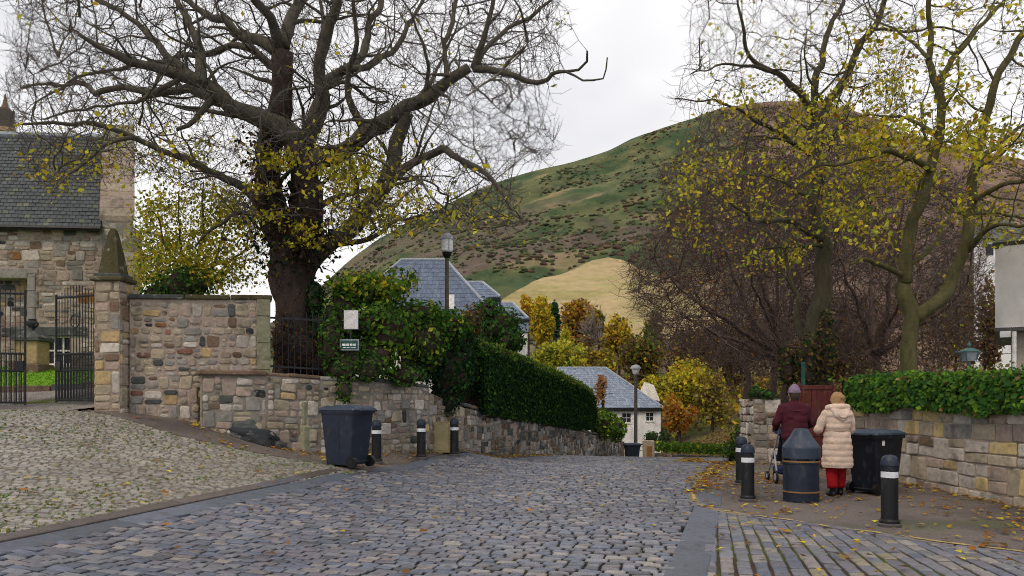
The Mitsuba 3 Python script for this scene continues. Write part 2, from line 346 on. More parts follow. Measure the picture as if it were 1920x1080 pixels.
# raised gardens behind the walls
gp = np.array([(-8.2, 15.6, 1.40), (-11, 15.6, 1.40), (-16, 15.6, 1.5), (-12, 19, 1.74), (-14, 23.8, 2.5), (-9, 17.5, 1.7), (-7, 17, 2.0), (-5.5, 17, 2.1), (-5, 19, 2.15), (-3, 19, 1.85), (-1.6, 21.5, 1.1), (1.2, 30, .3), (3.8, 39, -.45), (7, 50.5, -1.5),
               (-4, 30, 1.7), (-3, 45, 1.6), (-14, 40, 2.8), (-25, 40, 3), (-25, 20, 2), (4, 55, -1.6), (-12, 60, 2)], float)
GARD = RBFInterpolator(gp[:, :2], gp[:, 2], kernel='thin_plate_spline', smoothing=.01)
def gard(x, y):
    x, y = np.broadcast_arrays(np.asarray(x, float), np.asarray(y, float)); return GARD(np.c_[x.ravel(), y.ravel()]).reshape(x.shape)

KL = [(-6.75, -3.), (-5.3, 3.)] + [hit(*c) for c in ((0, 1040), (300, 975), (460, 940), (620, 905), (710, 888), (800, 873))] + [(-.55, 20.6), (1.0, 25.5), (3.3, 33.5), (7.7, 48.5)]
KR = [(-1.6, -3.)] + [hit(*c) for c in ((1240, 1080), (1272, 1010), (1300, 950))] + [(3.9, 16.2), (5.0, 20.3), (7.4, 27), (9.3, 33), (12.6, 43)]
ROAD = Polygon(KL + KR[::-1])
def offs(line, d): return list(LineString(line).offset_curve(d).coords)
hole = Polygon(KL + [(9, 50), (13.5, 42)] + KR[::-1])
near = grid(np.r_[np.arange(-60, -20, 4), np.arange(-20, 20, .5), np.arange(20, 90, 4)], np.r_[np.arange(-14, 30, .5), np.arange(30, 200, 3)], lambda x, y: G(x, y) - .12)
add('ground', near, 'earth', smooth=True, kind='structure', label='bare earth and rough grass under the street and down to the valley')

# road bed and setts
def bedded(poly, name, tone, moss, label, res=.5, dz=-.020):
    m = sheet(poly, G, res, dz)
    return add(name, m, 'bed', tone, moss, smooth=True, kind='structure', label=label)
def sett_variants(tones, wts, n, dome=.012, jit=.05, hgt=.07):
    out = []
    for k in range(n):
        q = np.array([[-.5, -.5], [.5, -.5], [.5, .5], [-.5, .5]]) + R.uniform(-jit, jit, (4, 2))
        z = R.uniform(-.006, .004, 4)
        v = np.vstack([np.c_[q, np.full(4, -hgt)], np.c_[q, z - dome], np.c_[q * .80, z]])
        f = []
        for r in (0, 4):
            for i in range(4):
                j = (i + 1) % 4; f += [[r + i, r + j, r + 4 + j], [r + i, r + 4 + j, r + 4 + i]]
        f += [[8, 9, 10], [8, 10, 11]]
        tone = R.choice(tones, p=np.array(wts) / np.sum(wts))
        out.append(((v, np.array(f)), uvof(12, 'sett', str(tone), R.random())))
    return out
def frame_on(x, y, dx, dy, sl, sw):
    """matrix for a sett at x, y, long axis along (dx, dy), tilted with the ground"""
    h = .3
    gx = (G(x + h, y) - G(x - h, y)) / (2 * h); gy = (G(x, y + h) - G(x, y - h)) / (2 * h)
    n = len(x); xa = np.c_[dx, dy, gx * dx + gy * dy]; xa /= np.linalg.norm(xa, axis=1, keepdims=True)
    nn = np.c_[-gx, -gy, np.ones(n)] + R.normal(size=(n, 3)) * .016; nn /= np.linalg.norm(nn, axis=1, keepdims=True)
    ya = np.cross(nn, xa); ya /= np.linalg.norm(ya, axis=1, keepdims=True); xa = np.cross(ya, nn)
    M = np.zeros((n, 4, 4)); M[:, :3, 0] = xa * sl[:, None]; M[:, :3, 1] = ya * sw[:, None]; M[:, :3, 2] = nn
    M[:, :3, 3] = np.c_[x, y, G(x, y) + R.uniform(-.006, .006, n)]; M[:, 3, 3] = 1
    return M
def in_frame(x, y, z, m=10):
    px = CX + FOC * x / np.maximum(y, .1); py = HY - FOC * (z - EYE) / np.maximum(y, .1)
    return (y > 1) & (px > -m) & (px < 1920 + m) & (py > -m) & (py < 1080 + m)
def lay_setts(parent, M, variants, part='sett', most=300):
    which = R.integers(0, len(variants), len(M)); p = M[:, :3, 3]
    size = np.linalg.norm(M[:, :3, 0], axis=1) / np.maximum(p[:, 1], 1) + 10 * in_frame(p[:, 0], p[:, 1], p[:, 2])
    order = np.argsort(-size)
    shp = [shape(m, 'sett', uv=u) for m, u in variants]
    for i in order[:most]: put(part, shp[which[i]], T(M[i].tolist()), parent)
    vs, fs, us, n = [], [], [], 0
    for i in order[most:]:
        (v, f), u = variants[which[i]]
        vs.append(v @ M[i, :3, :3].T + M[i, :3, 3]); fs.append(f + n); us.append(u); n += len(v)
    if vs: add(part, (np.vstack(vs), np.vstack(fs)), 'sett', uv=np.vstack(us), parent=parent, kind='stuff')
def rows(poly, d, rowh, ln, joint, wob=.0, ymax=99, grow=-.03):
    """courses across direction d; returns x, y, dx, dy, length, width"""
    d = np.array(d) / np.hypot(*d); a = np.array([d[1], -d[0]])
    c = np.array(poly.exterior.coords); S, U = c @ d, c @ a; out = []
    s = S.min()
    from shapely import contains_xy
    while s < S.max():
        rh = rowh * R.uniform(.92, 1.09); u = U.min() - R.random() * ln
        while u < U.max():
            l = ln * R.uniform(.72, 1.35); out.append((s + rh / 2, u + l / 2, l - joint * 2.2, rh - joint)); u += l
        s += rh
    o = np.array(out); o[:, 0] += wob * np.sin(o[:, 1] * .9 + 1) + R.normal(size=len(o)) * .006
    xy = o[:, :1] * d + o[:, 1:2] * a
    ok = contains_xy(poly.buffer(grow), xy[:, 0], xy[:, 1]) & (xy[:, 1] < ymax) & (xy[:, 1] > 4.5) & (np.abs(xy[:, 0]) < xy[:, 1] * .8 + 1.5)
    return xy[ok, 0], xy[ok, 1], np.full(ok.sum(), a[0]), np.full(ok.sum(), a[1]), o[ok, 2], o[ok, 3]

road = bedded(ROAD, 'road', 'dark', .15, 'setted road of worn blue grey stone blocks running over the crest')
x, y, dx, dy, sl, sw = rows(ROAD, (.20, 1), .112, .178, .012, .05, ymax=30, grow=.05)
lay_setts(road, frame_on(x, y, dx, dy, sl, sw), sett_variants(['blue', 'purple', 'pinkgrey', 'grey', 'dark', 'light', 'tan'], [5.5, 3.4, 1., 4, .7, .45, .02], 36, jit=.028, dome=.008))

# kerb strips along the road: flat slabs
def slabs(parent, line, off, w, ln, tones, z=.012, gap=.012, y0=3, ymax=40):
    L = LineString(line).offset_curve(off); s = 0.
    while s < L.length:
        l = min(ln * R.uniform(.8, 1.3), L.length - s)
        a, b = np.array(L.interpolate(s + gap / 2).coords[0]), np.array(L.interpolate(s + l - gap / 2).coords[0]); s += l
        if a[1] < y0 or a[1] > ymax: continue
        c = (a + b) / 2; d = (b - a); n = np.hypot(*d); d = d / n; pr = np.array([-d[1], d[0]])
        vs = bx(-n / 2, n / 2, -w / 2 + gap / 2, w / 2 - gap / 2, -.10, 0, .008)[0]
        xy = c + vs[:, :1] * d + vs[:, 1:2] * pr
        v = np.c_[xy, G(xy[:, 0], xy[:, 1]) + vs[:, 2] + z + R.uniform(-.003, .003)]
        add('kerbstone', (v, bx(-1, 1, -1, 1, -1, 1, .1)[1] if False else tri(m3.Manifold.hull_points(np.c_[vs]))[1]), 'sett', R.choice(tones), R.random(), parent)
kerb = key('kerb'); labels[kerb] = {'label': 'two courses of flat dark kerb slabs between road and forecourt', 'kind': 'structure'}
slabs(kerb, KL, .18, .34, 1.15, ['slabblue', 'slabblue', 'blue'], z=.0)
slabs(kerb, KL, .47, .20, 1.3, ['slabbrown', 'purple'], z=.012, ymax=13.2)
gutter = key('gutter'); labels[gutter] = {'label': 'wide flat strip of smooth slabs along the right road edge', 'kind': 'structure'}
slabs(gutter, KR, -.20, .38, 1.5, ['slabblue', 'slabblue', 'blue'], z=.004, ymax=12.1)

# forecourt: lighter setts with moss up to the churchyard gate
PV = [hit(*c) for c in ((178, 772), (250, 790), (330, 815), (430, 838), (560, 862), (690, 884))]      # its edge with the pavement
KLo = offs(KL, .60)
FORE = Polygon([(x, y) for x, y in KLo if y < 12.6] + [hit(690, 884)] + PV[::-1] + [(-9.5, 15.35), (-17, 15.4), (-17, 3), (-8.5, -2)])
FORE = FORE.buffer(0)
if FORE.geom_type != 'Polygon': FORE = max(FORE.geoms, key=lambda q: q.area)
fore = bedded(FORE, 'forecourt', 'grit', .3, 'pale mossy setts of the sloping forecourt below the churchyard gate', dz=-.011)
x, y, dx, dy, sl, sw = rows(FORE, (-.35, 1), .10, .122, .013, .08, ymax=16)
lay_setts(fore, frame_on(x, y, dx, dy, sl, sw), sett_variants(['lighter', 'greyer', 'light', 'tan', 'greenish'], [5, 5, 2, .8, .4], 30, jit=.045, dome=.004))

# setted apron at the right, rows fanning along the side road
YL = [hit(*c) for c in ((1318, 952), (1400, 967), (1480, 977), (1560, 991), (1660, 1003), (1760, 1018), (1860, 1030), (1990, 1046), (2300, 1085))]
KRo = offs(KR, -.37)
APR = Polygon([(x, y) for x, y in KRo if 1 < y < 11.6] + YL + [(9.5, 4), (8, 0.5)]).buffer(0)
if APR.geom_type != 'Polygon': APR = max(APR.geoms, key=lambda q: q.area)
apr = bedded(APR, 'apron', 'soil', .45, 'setted apron with long mossy joints in front of the right pavement', res=.3)
from shapely import contains_xy
out = []
for r in range(-9, 60):                                    # long courses, each a gently turning line
    x0 = .9 + r * .165; s = 4.6 + R.random() * .2
    while s < 12:
        l = R.uniform(.2, .38); c = s + l / 2
        k = np.clip(.27 - .055 * (x0 - 1.5), .02, .3); X = x0 + (c - 7) * k
        out.append((X, c, k, 1, l - .014, .128 * R.uniform(.9, 1.06))); s += l
o = np.array(out); ok = contains_xy(APR.buffer(.035), o[:, 0], o[:, 1]); o = o[ok]
n = np.hypot(o[:, 2], o[:, 3])
lay_setts(apr, frame_on(o[:, 0], o[:, 1], o[:, 2] / n, o[:, 3] / n, o[:, 4], o[:, 5]), sett_variants(['pinkgrey', 'purple', 'grey', 'blue', 'light', 'tan'], [3, 3, 3, 2, 1.5, .8], 30, jit=.04))
# pavements
PAVR = Polygon(YL + [(9.5, 8), (9.5, 21.5), (6.6, 22.5)] + [p for p in KR[::-1] if 11.7 < p[1] < 22]).buffer(0)
add('pavement', sheet(PAVR, G, .4, .0), 'tarmac', 'brown', .5, smooth=True, kind='structure', label='damp brown tarmac pavement by the bins and the stone wall at the right')
PAVL = Polygon(PV + [p for p in offs(KL, .36) if 14.2 < p[1] < 50] + [(8, 51), (6, 51), (-1.4, 20.6), (-2.4, 18.2), (-5.2, 17.2), (-6.5, 16.4), (-9.6, 16.1)]).buffer(0)
if PAVL.geom_type != 'Polygon': PAVL = max(PAVL.geoms, key=lambda q: q.area)
add('pavement', sheet(PAVL, G, .4, -.004), 'tarmac', 'brown', .5, smooth=True, kind='structure', label='brown tarmac strip at the foot of the left walls')
# flush kerb of the right pavement with its worn yellow line
ek = key('kerb'); labels[ek] = {'label': 'flush kerb between setted apron and right pavement with worn yellow line', 'kind': 'structure'}
yl = [tuple(hit(1345, 872)), tuple(hit(1318, 895)), tuple(hit(1297, 922)), tuple(hit(1303, 943))] + YL
slabs(ek, yl, 0, .17, .8, ['pinkgrey', 'purple', 'tan'], z=.010, ymax=19)
def band_sheet(line, w, dz, step=.06, wear=.5, y1=99):
    L = LineString(line); vs, fs, n = [], [], 0
    for s in np.arange(0, L.length - step, step):
        if R.random() < wear: continue
        a, b = np.array(L.interpolate(s).coords[0]), np.array(L.interpolate(s + step).coords[0]); d = (b - a) / step; q = np.array([-d[1], d[0]])
        w0, w1 = -w / 2 * R.uniform(.3, 1), w / 2 * R.uniform(.3, 1)
        xy = np.array([a + q * w0, b + q * w0, b + q * w1, a + q * w1]); vs.append(np.c_[xy, G(xy[:, 0], xy[:, 1]) + dz]); fs.append(np.array([[0, 1, 2], [0, 2, 3]]) + n); n += 4
    return np.vstack(vs), np.vstack(fs)
pal('paintline', {'yellow': (.36, .27, .09)}, rough=.7, var=.8, freq=40, contrast=0)
add('road_marking', band_sheet(yl, .085, .019, wear=.42), 'paintline', kind='structure', label='worn yellow line along the edge of the right pavement')

# gardens, lawn, path
GPOLY = Polygon([(-40, 15.75), (-8.0, 15.75), (-4.6, 16.2), (-4.3, 17.3), (-2.3, 18.4), (-1.3, 20.9), (7.1, 51), (5, 75), (-60, 75), (-60, 15.75)])
add('garden_ground', join([sheet(GPOLY, gard, 1.5, 0), skirt(GPOLY, gard, 2.4)]), 'earth', smooth=True, kind='structure', label='raised ground of the gardens and churchyard behind the left walls')
LAWN = Polygon([(-26, 18.9), (-9.3, 18.9), (-8.6, 21), (-8.6, 23.6), (-26, 23.6)])
add('lawn', sheet(LAWN, gard, .5, .05), 'turf', smooth=True, kind='structure', label='bright green churchyard lawn behind the iron gates')
lx = np.c_[R.uniform(-17, -8.8, 9000), R.uniform(18.9, 23.5, 9000)]
m, u = leaves(np.c_[lx, gard(lx[:, 0], lx[:, 1]) + .07], .07, R, cols=['lawn', 'bright'], wts=[4, 1], aspect=.2)
add('grass', m, 'leaf', uv=u, kind='stuff', label='short bright grass of the churchyard lawn', cat='grass')
add('path', sheet(Polygon([(-26, 15.3), (-7.9, 15.3), (-7.9, 18.6), (-26, 18.6)]), gard, .5, .03), 'tarmac', 'path', .5, smooth=True, kind='structure', label='grey gravel path inside the churchyard gates')
ke = key('kerb'); labels[ke] = {'label': 'low dark stone edging of the churchyard lawn', 'kind': 'structure'}
for x in np.arange(-24, -9, .8):
    add('kerbstone', xform(bx(-.39, .39, -.07, .07, -.1, .16, .02), 0, (x, 18.78, float(gard(x, 18.78)))), 'stone', R.choice(['brown', 'slate']), R.random(), ke)
RPOLY = Polygon([(7.45, 5), (40, 5), (40, 60), (14, 44), (7.5, 22)])
def rgard(x, y): return np.maximum(G(x, y), .75 + 0 * x) * (1 - sstep(24, 34, y)) + (G(x, y) + .1) * sstep(24, 34, y)
add('garden_ground', join([sheet(RPOLY, rgard, 1., 0), skirt(RPOLY, rgard, 1.6)]), 'earth', kind='structure', label='raised garden ground behind the ivy topped wall')

# ------------------------------------------------------------------ rubble walls
def cells(poly, cw, ch, jit, band=1.35):
    u0, v0, u1, v1 = poly.bounds; out = []; sd = R.random() * 50
    def warp(q): 
        q = np.array(q, float); p3 = np.c_[q[:, 0] * .7 + sd, q[:, 1] * .4, q[:, 0] * 0]
        return np.c_[q[:, 0] + (meshkit.noise(p3 + 9, 3) - .5) * cw * .35 * jit * 4, q[:, 1] + (meshkit.noise(p3, 1) - .5) * ch * 1.5 * jit * 4]
    def emit(a, b, c, d): out.append((a, b, c, d))
    def split(a, b, c, d, depth):
        w, h = c - a, d - b
        if depth and w > cw * 1.5 and w > h and R.random() < .9:
            m = a + w * R.uniform(.35, .65); split(a, b, m, d, depth - 1); split(m, b, c, d, depth - 1)
        elif depth and h > ch * .95 and R.random() < .65:
            m = b + h * R.uniform(.35, .65); split(a, b, c, m, depth - 1); split(a, m, c, d, depth - 1)
        else: emit(a, b, c, d)
    v = v0 - R.random() * ch
    while v < v1:
        bh = ch * R.uniform(.8, band * 1.45); u = u0 - R.random() * cw
        while u < u1:
            l = cw * R.uniform(.55, 2.1); split(u, v, u + l, v + bh, 2); u += l
        v += bh
    res = []
    for a, b, c, d in out:
        q = warp([[a, b], [c, b], [c, d], [a, d]]); s = min(c - a, d - b) * jit
        res.append(q + R.uniform(-s, s, (4, 2)))
    return res
def stone_mesh(pl, depth, bevel):
    q = np.array(pl.exterior.coords)[:-1]
    if pl.exterior.is_ccw is False: q = q[::-1]
    n = len(q); c = q.mean(0); sz = np.sqrt(pl.area)
    inner = c + (q - c) * max(.5, 1 - 2.2 * bevel / sz)
    tilt = R.uniform(-.05, .05, 2)
    w = lambda a, d: d + (a - c) @ tilt
    v = np.vstack([np.c_[q, np.full(n, -.04)], np.c_[q, w(q, depth - bevel)], np.c_[inner, w(inner, depth) + R.uniform(-.004, .004, n)], [[*c, depth + .006 * R.random()]]])
    i = np.arange(n); j = (i + 1) % n; f = []
    for r in (0, n): f += [np.stack([r + i, r + j, r + n + j], 1), np.stack([r + i, r + n + j, r + n + i], 1)]
    f += [np.stack([2 * n + i, 2 * n + j, i * 0 + 3 * n], 1)]
    return v, np.vstack(f)
class Face:
    """a vertical wall face: u along it, v = height, w outwards to the right-hand side of its direction"""
    def __init__(s, a, b):
        s.a = np.array(a, float); d = np.array(b, float) - s.a; s.len = np.hypot(*d); s.e = d / s.len; s.n = np.array([s.e[1], -s.e[0]])
    def __call__(s, m):
        v, f = tri(m); xy = s.a + v[:, :1] * s.e + v[:, 2:] * s.n
        return np.c_[xy, v[:, 1]], f
def stones(face, poly, parent, cw, ch, tones, wts, jit=.1, joint=.012, rnd=.025, depth=(.008, .032), bevel=.016, most=300, part='stone', minarea=.0025, mat='stone', tonefn=None):
    found = []
    for q in cells(poly, cw, ch, jit):
        p = Polygon(q)
        if not p.is_valid: continue
        p = p.intersection(poly)
        if p.geom_type != 'Polygon' or p.is_empty: continue
        p = p.buffer(-(joint + rnd)).buffer(rnd, quad_segs=1).simplify(.012)
        if p.geom_type == 'Polygon' and p.area > minarea: found.append(p)
    found.sort(key=lambda p: -p.area); rest = []
    w = np.array(wts) / np.sum(wts)
    for i, p in enumerate(found):
        m = face(stone_mesh(p, R.uniform(*depth), bevel)); t = str(R.choice(tones, p=w))
        if t == 'dark' and p.area > .055: t = 'buff'
        if tonefn: t = tonefn(p.centroid.x, p.centroid.y, t)
        if i < most: add(part, m, mat, t, R.random(), parent)
        else: rest.append((m, uvof(len(m[0]), mat, t, R.random())))
    if rest:
        m, u = joinuv(rest); add(part, m, mat, uv=u, parent=parent, kind='stuff')
    return len(found)
def core(face, poly, t, parent, tone, name='core'):
    m = trimesh.creation.extrude_polygon(poly, t, engine='earcut'); v, f = tri(m); v = v.copy(); v[:, 2] -= t
    # the extrusion's axes (u, height, w) are left-handed here, so turn the faces round
    return add(name, (face((v, f))[0], f[:, ::-1] if False else f), 'mortar', tone, .5, parent)
def coping(face, us, zs, t, parent, ln, h, over, tones, part='coping_stone', w0=None, rough=.012):
    u = us[0]
    while u < us[-1] - .02:
        l = min(ln * R.uniform(.7, 1.3), us[-1] - u); l = us[-1] - u if us[-1] - u - l < .15 else l
        vs = bx(u + .006, u + l - .006, 0, 1, -t - over, over, .0)[0]
        b = bx(u + .006, u + l - .006, 0, h * R.uniform(.85, 1.1), -t - over, over + R.uniform(-.01, .015), .02)
        v = b[0].copy(); v[:, 1] += np.interp(v[:, 0], us, zs) + R.uniform(0, rough)
        add(part, face((v, b[1])), 'stone', R.choice(tones), R.random(), parent); u += l

MIXL = (['pink', 'buff', 'ochre', 'grey', 'pale', 'brown', 'dark', 'slate', 'red', 'rust'], [5.5, 5.5, 1.2, 3.2, 2.2, 1.6, 1.2, 1.3, .4, .3])
# boundary wall right of the gate pier
A, B = P(243, 0, 15.6)[:2], P(505, 0, 16.4)[:2]
fw = Face(A, B); zt0, zt1 = P(0, 560, 15.6)[2], P(0, 562, 16.4)[2]
bw = thing('boundary_wall', 'tall rubble wall with mossy coping between the gate pier and the big tree', 'wall')
us = np.linspace(0, fw.len, 6); zb = np.array([float(G(*(fw.a + fw.e * u + fw.n * .1))) - .1 for u in us])
pw = Polygon([(0, zt0), (0, zb[0])] + list(zip(us[1:], zb[1:])) + [(fw.len, zt1)])
core(fw, pw, .45, bw, 'lime')
qx = fw.len - .24
stones(fw, pw.intersection(sbox(0, -5, qx, 9)), bw, .23, .165, *MIXL, jit=.13, joint=.012, rnd=.03)
for i, z in enumerate(np.arange(zb[-1], zt1 - .1, .55)):                                      # dressed end of the wall
    h = min(.54, zt1 - z)
    add('quoin', fw(bx(qx, fw.len + .02, z, z + h, -.47, .05, .012)), 'stone', 'dressed', .15 + .3 * R.random(), bw)
coping(fw, [-.02, fw.len + .06], [zt0 - .01, zt1 - .01], .45, bw, .9, .10, .06, ['mossstone', 'mossstone', 'slate'])
# lower wall in front, running right under the ivy
lw = thing('garden_wall', 'lower rubble retaining wall with mounting stones beside the wheelie bin', 'wall')
cols_ = [(378, 702, 15.5), (500, 704, 16.0), (600, 712, 16.7), (700, 716, 17.4), (805, 728, 18.6)]
for (a, b) in zip(cols_[:-1], cols_[1:]):
    pa, pb = P(*a), P(*b); f = Face(pa[:2], pb[:2]); us = np.linspace(0, f.len, 4)
    zb = [float(G(*(f.a + f.e * u + f.n * .1))) - .12 for u in us]
    pp = Polygon([(0, pa[2])] + list(zip(us, zb)) + [(f.len, pb[2])])
    core(f, pp, .5, lw, 'grey')
    first = a[0] < 590
    stones(f, pp.buffer(-.01), lw, .26 if first else .22, .19 if first else .155, ['pink', 'buff', 'grey', 'pale', 'brown', 'slate', 'dark', 'rust', 'ochre'], [4.5, 4, 3.6, 3.6, 1.6, 1.0, .5, .3, .3], jit=.14, joint=.010, rnd=.028)
    if a[0] < 500: coping(f, [-.05, f.len], [pa[2] - .005, pb[2] - .005], .5, lw, 1.1, .09, .06, ['red', 'red', 'brown'])
    else: coping(f, [0, f.len], [pa[2] - .02, pb[2] - .02], .5, lw, .5, .08, .02, ['slate', 'grey', 'brown'], rough=.03)
fe = Face(P(805, 728, 18.6)[:2], (-1.23, 20.5)); us = np.linspace(0, fe.len, 4); zb = [float(G(*(fe.a + fe.e * u + fe.n * .1))) - .12 for u in us]
pp = Polygon([(0, P(805, 728, 18.6)[2] - .1)] + list(zip(us, zb)) + [(fe.len, 1.35)]); core(fe, pp, .4, lw, 'grey'); stones(fe, pp, lw, .24, .17, ['grey', 'pink', 'brown', 'buff'], [3, 2, 2, 2], jit=.14)
# its left end, turned back to the boundary wall
pa = P(378, 702, 15.5); f = Face(pa[:2] + [-.02, .5], pa[:2] + [-.02, 0]); zb0 = float(G(pa[0], 15.5)) - .15
pp = Polygon([(0, pa[2] - .01), (0, zb0), (f.len, zb0), (f.len, pa[2] - .01)])
stones(f, pp, lw, .28, .22, ['pink', 'buff', 'grey', 'pale'], [3, 3, 3, 3], jit=.12)
# gate pier with its obelisk
gpx = thing('gate_pier', 'squat stone gate pier with a mossy obelisk on its cap', 'gate pier')
pc = P(213, 0, 15.55); pz = float(G(pc[0], pc[1])) - .1; hw = .245; zt = P(0, 528, 15.4)[2]
for k, (sx, sy, L_) in enumerate(((0, -1, hw), (1, 0, hw), (-1, 0, hw))):
    c = np.array([pc[0], pc[1]]) + np.array([sx, sy]) * hw; d = np.array([-sy, sx])
    f = Face(c - d * hw, c + d * hw); po = sbox(0, pz, 2 * hw, zt)
    if k == 0: core(f, po.buffer(-.002), 2 * hw - .004, gpx, 'warm')
    stones(f, po, gpx, .34, .24, ['pink', 'buff', 'brown', 'grey', 'pale', 'ochre'], [3, 3, 1.6, 1.6, 1.5, 1], jit=.06, depth=(.01, .025))
add('cap_moulding', xform(bx(-hw - .07, hw + .07, -hw - .07, hw + .07, 0, .09, .02), 0, (pc[0], pc[1], zt)), 'stone', 'mossstone', .7, gpx)
add('cap_moulding', xform(bx(-hw - .02, hw + .02, -hw - .02, hw + .02, 0, .06, .01), 0, (pc[0], pc[1], zt + .09)), 'stone', 'slate', .4, gpx)
z0 = zt + .15; z1 = P(0, 430, 15.55)[2]; ob = []
for w_, z in ((.20, z0), (.185, z0 + .1), (.14, z0 + .42), (.07, z1 - .08), (.04, z1)): ob.append((w_, z))
v = np.vstack([[[pc[0] + sx * w_, pc[1] + sy * w_, z] for sx, sy in ((-1, -1), (1, -1), (1, 1), (-1, 1))] for w_, z in ob])
add('obelisk', m3.Manifold.hull_points(v), 'stone', 'mossstone', .6, gpx)
# wall along the road under the hedge, then the bend at the bottom
hwl = thing('roadside_wall', 'long grey rubble wall under the clipped hedge running downhill', 'wall')
HA, HB = np.array([-1.23, 20.5]), np.array([7.0, 50.0]); f = Face(HA, HB); us = np.linspace(0, f.len, 16)
hz = np.interp(us, [0, f.len * .5, f.len], [1.345, .2, -1.15])
zb = [float(G(*(f.a + f.e * u + f.n * .1))) - .2 for u in us]
pp = Polygon(list(zip(us, zb)) + list(zip(us[::-1], hz[::-1])))
core(f, pp, .4, hwl, 'grey')
stones(f, pp, hwl, .34, .22, ['grey', 'pink', 'brown', 'slate', 'pale', 'dark'], [4, 2, 3, 2.5, 1.2, 1], jit=.15, joint=.014)
coping(f, us, hz, .4, hwl, .6, .1, .03, ['slate', 'brown', 'grey'], rough=.05)
bwl = thing('roadside_wall', 'low dark stone wall across the bottom of the road beyond the crest', 'wall')
f = Face((8.2, 49.3), (13.6, 39.5)); us = np.linspace(0, f.len, 8); zb = [float(G(*(f.a + f.e * u + f.n * .1))) - .2 for u in us]; hz = np.linspace(-1.7, -1.42, 8)
pp = Polygon(list(zip(us, zb)) + list(zip(us[::-1], hz[::-1]))); core(f, pp, .4, bwl, 'darkstone')
stones(f, pp, bwl, .42, .26, ['slate', 'brown', 'dark', 'grey'], [3, 3, 2, 1], jit=.15)
# right wall with its big squared blocks, its end pier beyond the gate
MIXR = (['pink', 'buff', 'gold', 'pale', 'grey', 'brown', 'ochre', 'dark'], [5, 6, 2.0, 6, 1.6, .8, .5, .2])
rw = thing('garden_wall', 'buff squared rubble wall under the ivy hedge at the right edge', 'wall')
f = Face((7.28, 17.4), (7.42, 7.0)); us = np.linspace(0, f.len, 12); zb = [float(G(*(f.a + f.e * u + f.n * .1))) - .12 for u in us]
pp = Polygon(list(zip(us, zb)) + [(f.len, 1.50), (0, 1.42)]); core(f, pp, .45, rw, 'lime')
stones(f, pp, rw, .50, .27, *MIXR, jit=.06, joint=.010, rnd=.02, depth=(.010, .035), bevel=.016)
f2 = Face((7.73, 17.4), (7.28, 17.4)); zb0 = float(G(7.4, 17.3)) - .1
f3 = Face((7.22, 17.42), (7.75, 17.42)); stones(f3, sbox(0, zb0, .53, 1.42), rw, .3, .3, ['pale', 'grey', 'buff'], [1, 1, 1], jit=.04)
ew = thing('garden_wall', 'weathered grey wall end on the far side of the red gate', 'wall')
f = Face((5.92, 19.6), (6.55, 19.5)); zb0 = float(G(6.2, 19.5)) - .2; pp = sbox(0, zb0, f.len, P(0, 748, 19.5)[2])
core(f, pp, 1.2, ew, 'grey'); stones(f, pp, ew, .3, .22, ['pale', 'grey', 'pink', 'brown'], [4, 4, 2, 1], jit=.14)
fl = Face((5.92, 20.8), (5.92, 19.6)); stones(fl, sbox(0, zb0 - .1, 1.2, P(0, 748, 19.5)[2]), ew, .3, .22, ['pale', 'grey', 'pink'], [4, 4, 2], jit=.14)
# ------------------------------------------------------------------ trees
def colonize(nodes, par, att, di, dk, D, iters, bias=(0, 0, .05), jitter=.25):
    nodes = np.array(nodes, float); par = list(par)
    for _ in range(iters):
        if len(att) < 5: break
        d, i = cKDTree(nodes).query(att)
        att_ok = d > dk; use = att_ok & (d < di)
        if not use.any(): break
        acc = np.zeros_like(nodes); v = att[use] - nodes[i[use]]; v /= np.linalg.norm(v, axis=1, keepdims=True)
        np.add.at(acc, i[use], v); ids = np.unique(i[use])
        g = acc[ids]; g /= np.linalg.norm(g, axis=1, keepdims=True) + 1e-9
        g += R.normal(size=g.shape) * jitter + np.array(bias); g /= np.linalg.norm(g, axis=1, keepdims=True)
        nodes = np.vstack([nodes, nodes[ids] + g * D]); par += list(ids); att = att[att_ok]
    return nodes, np.array(par)

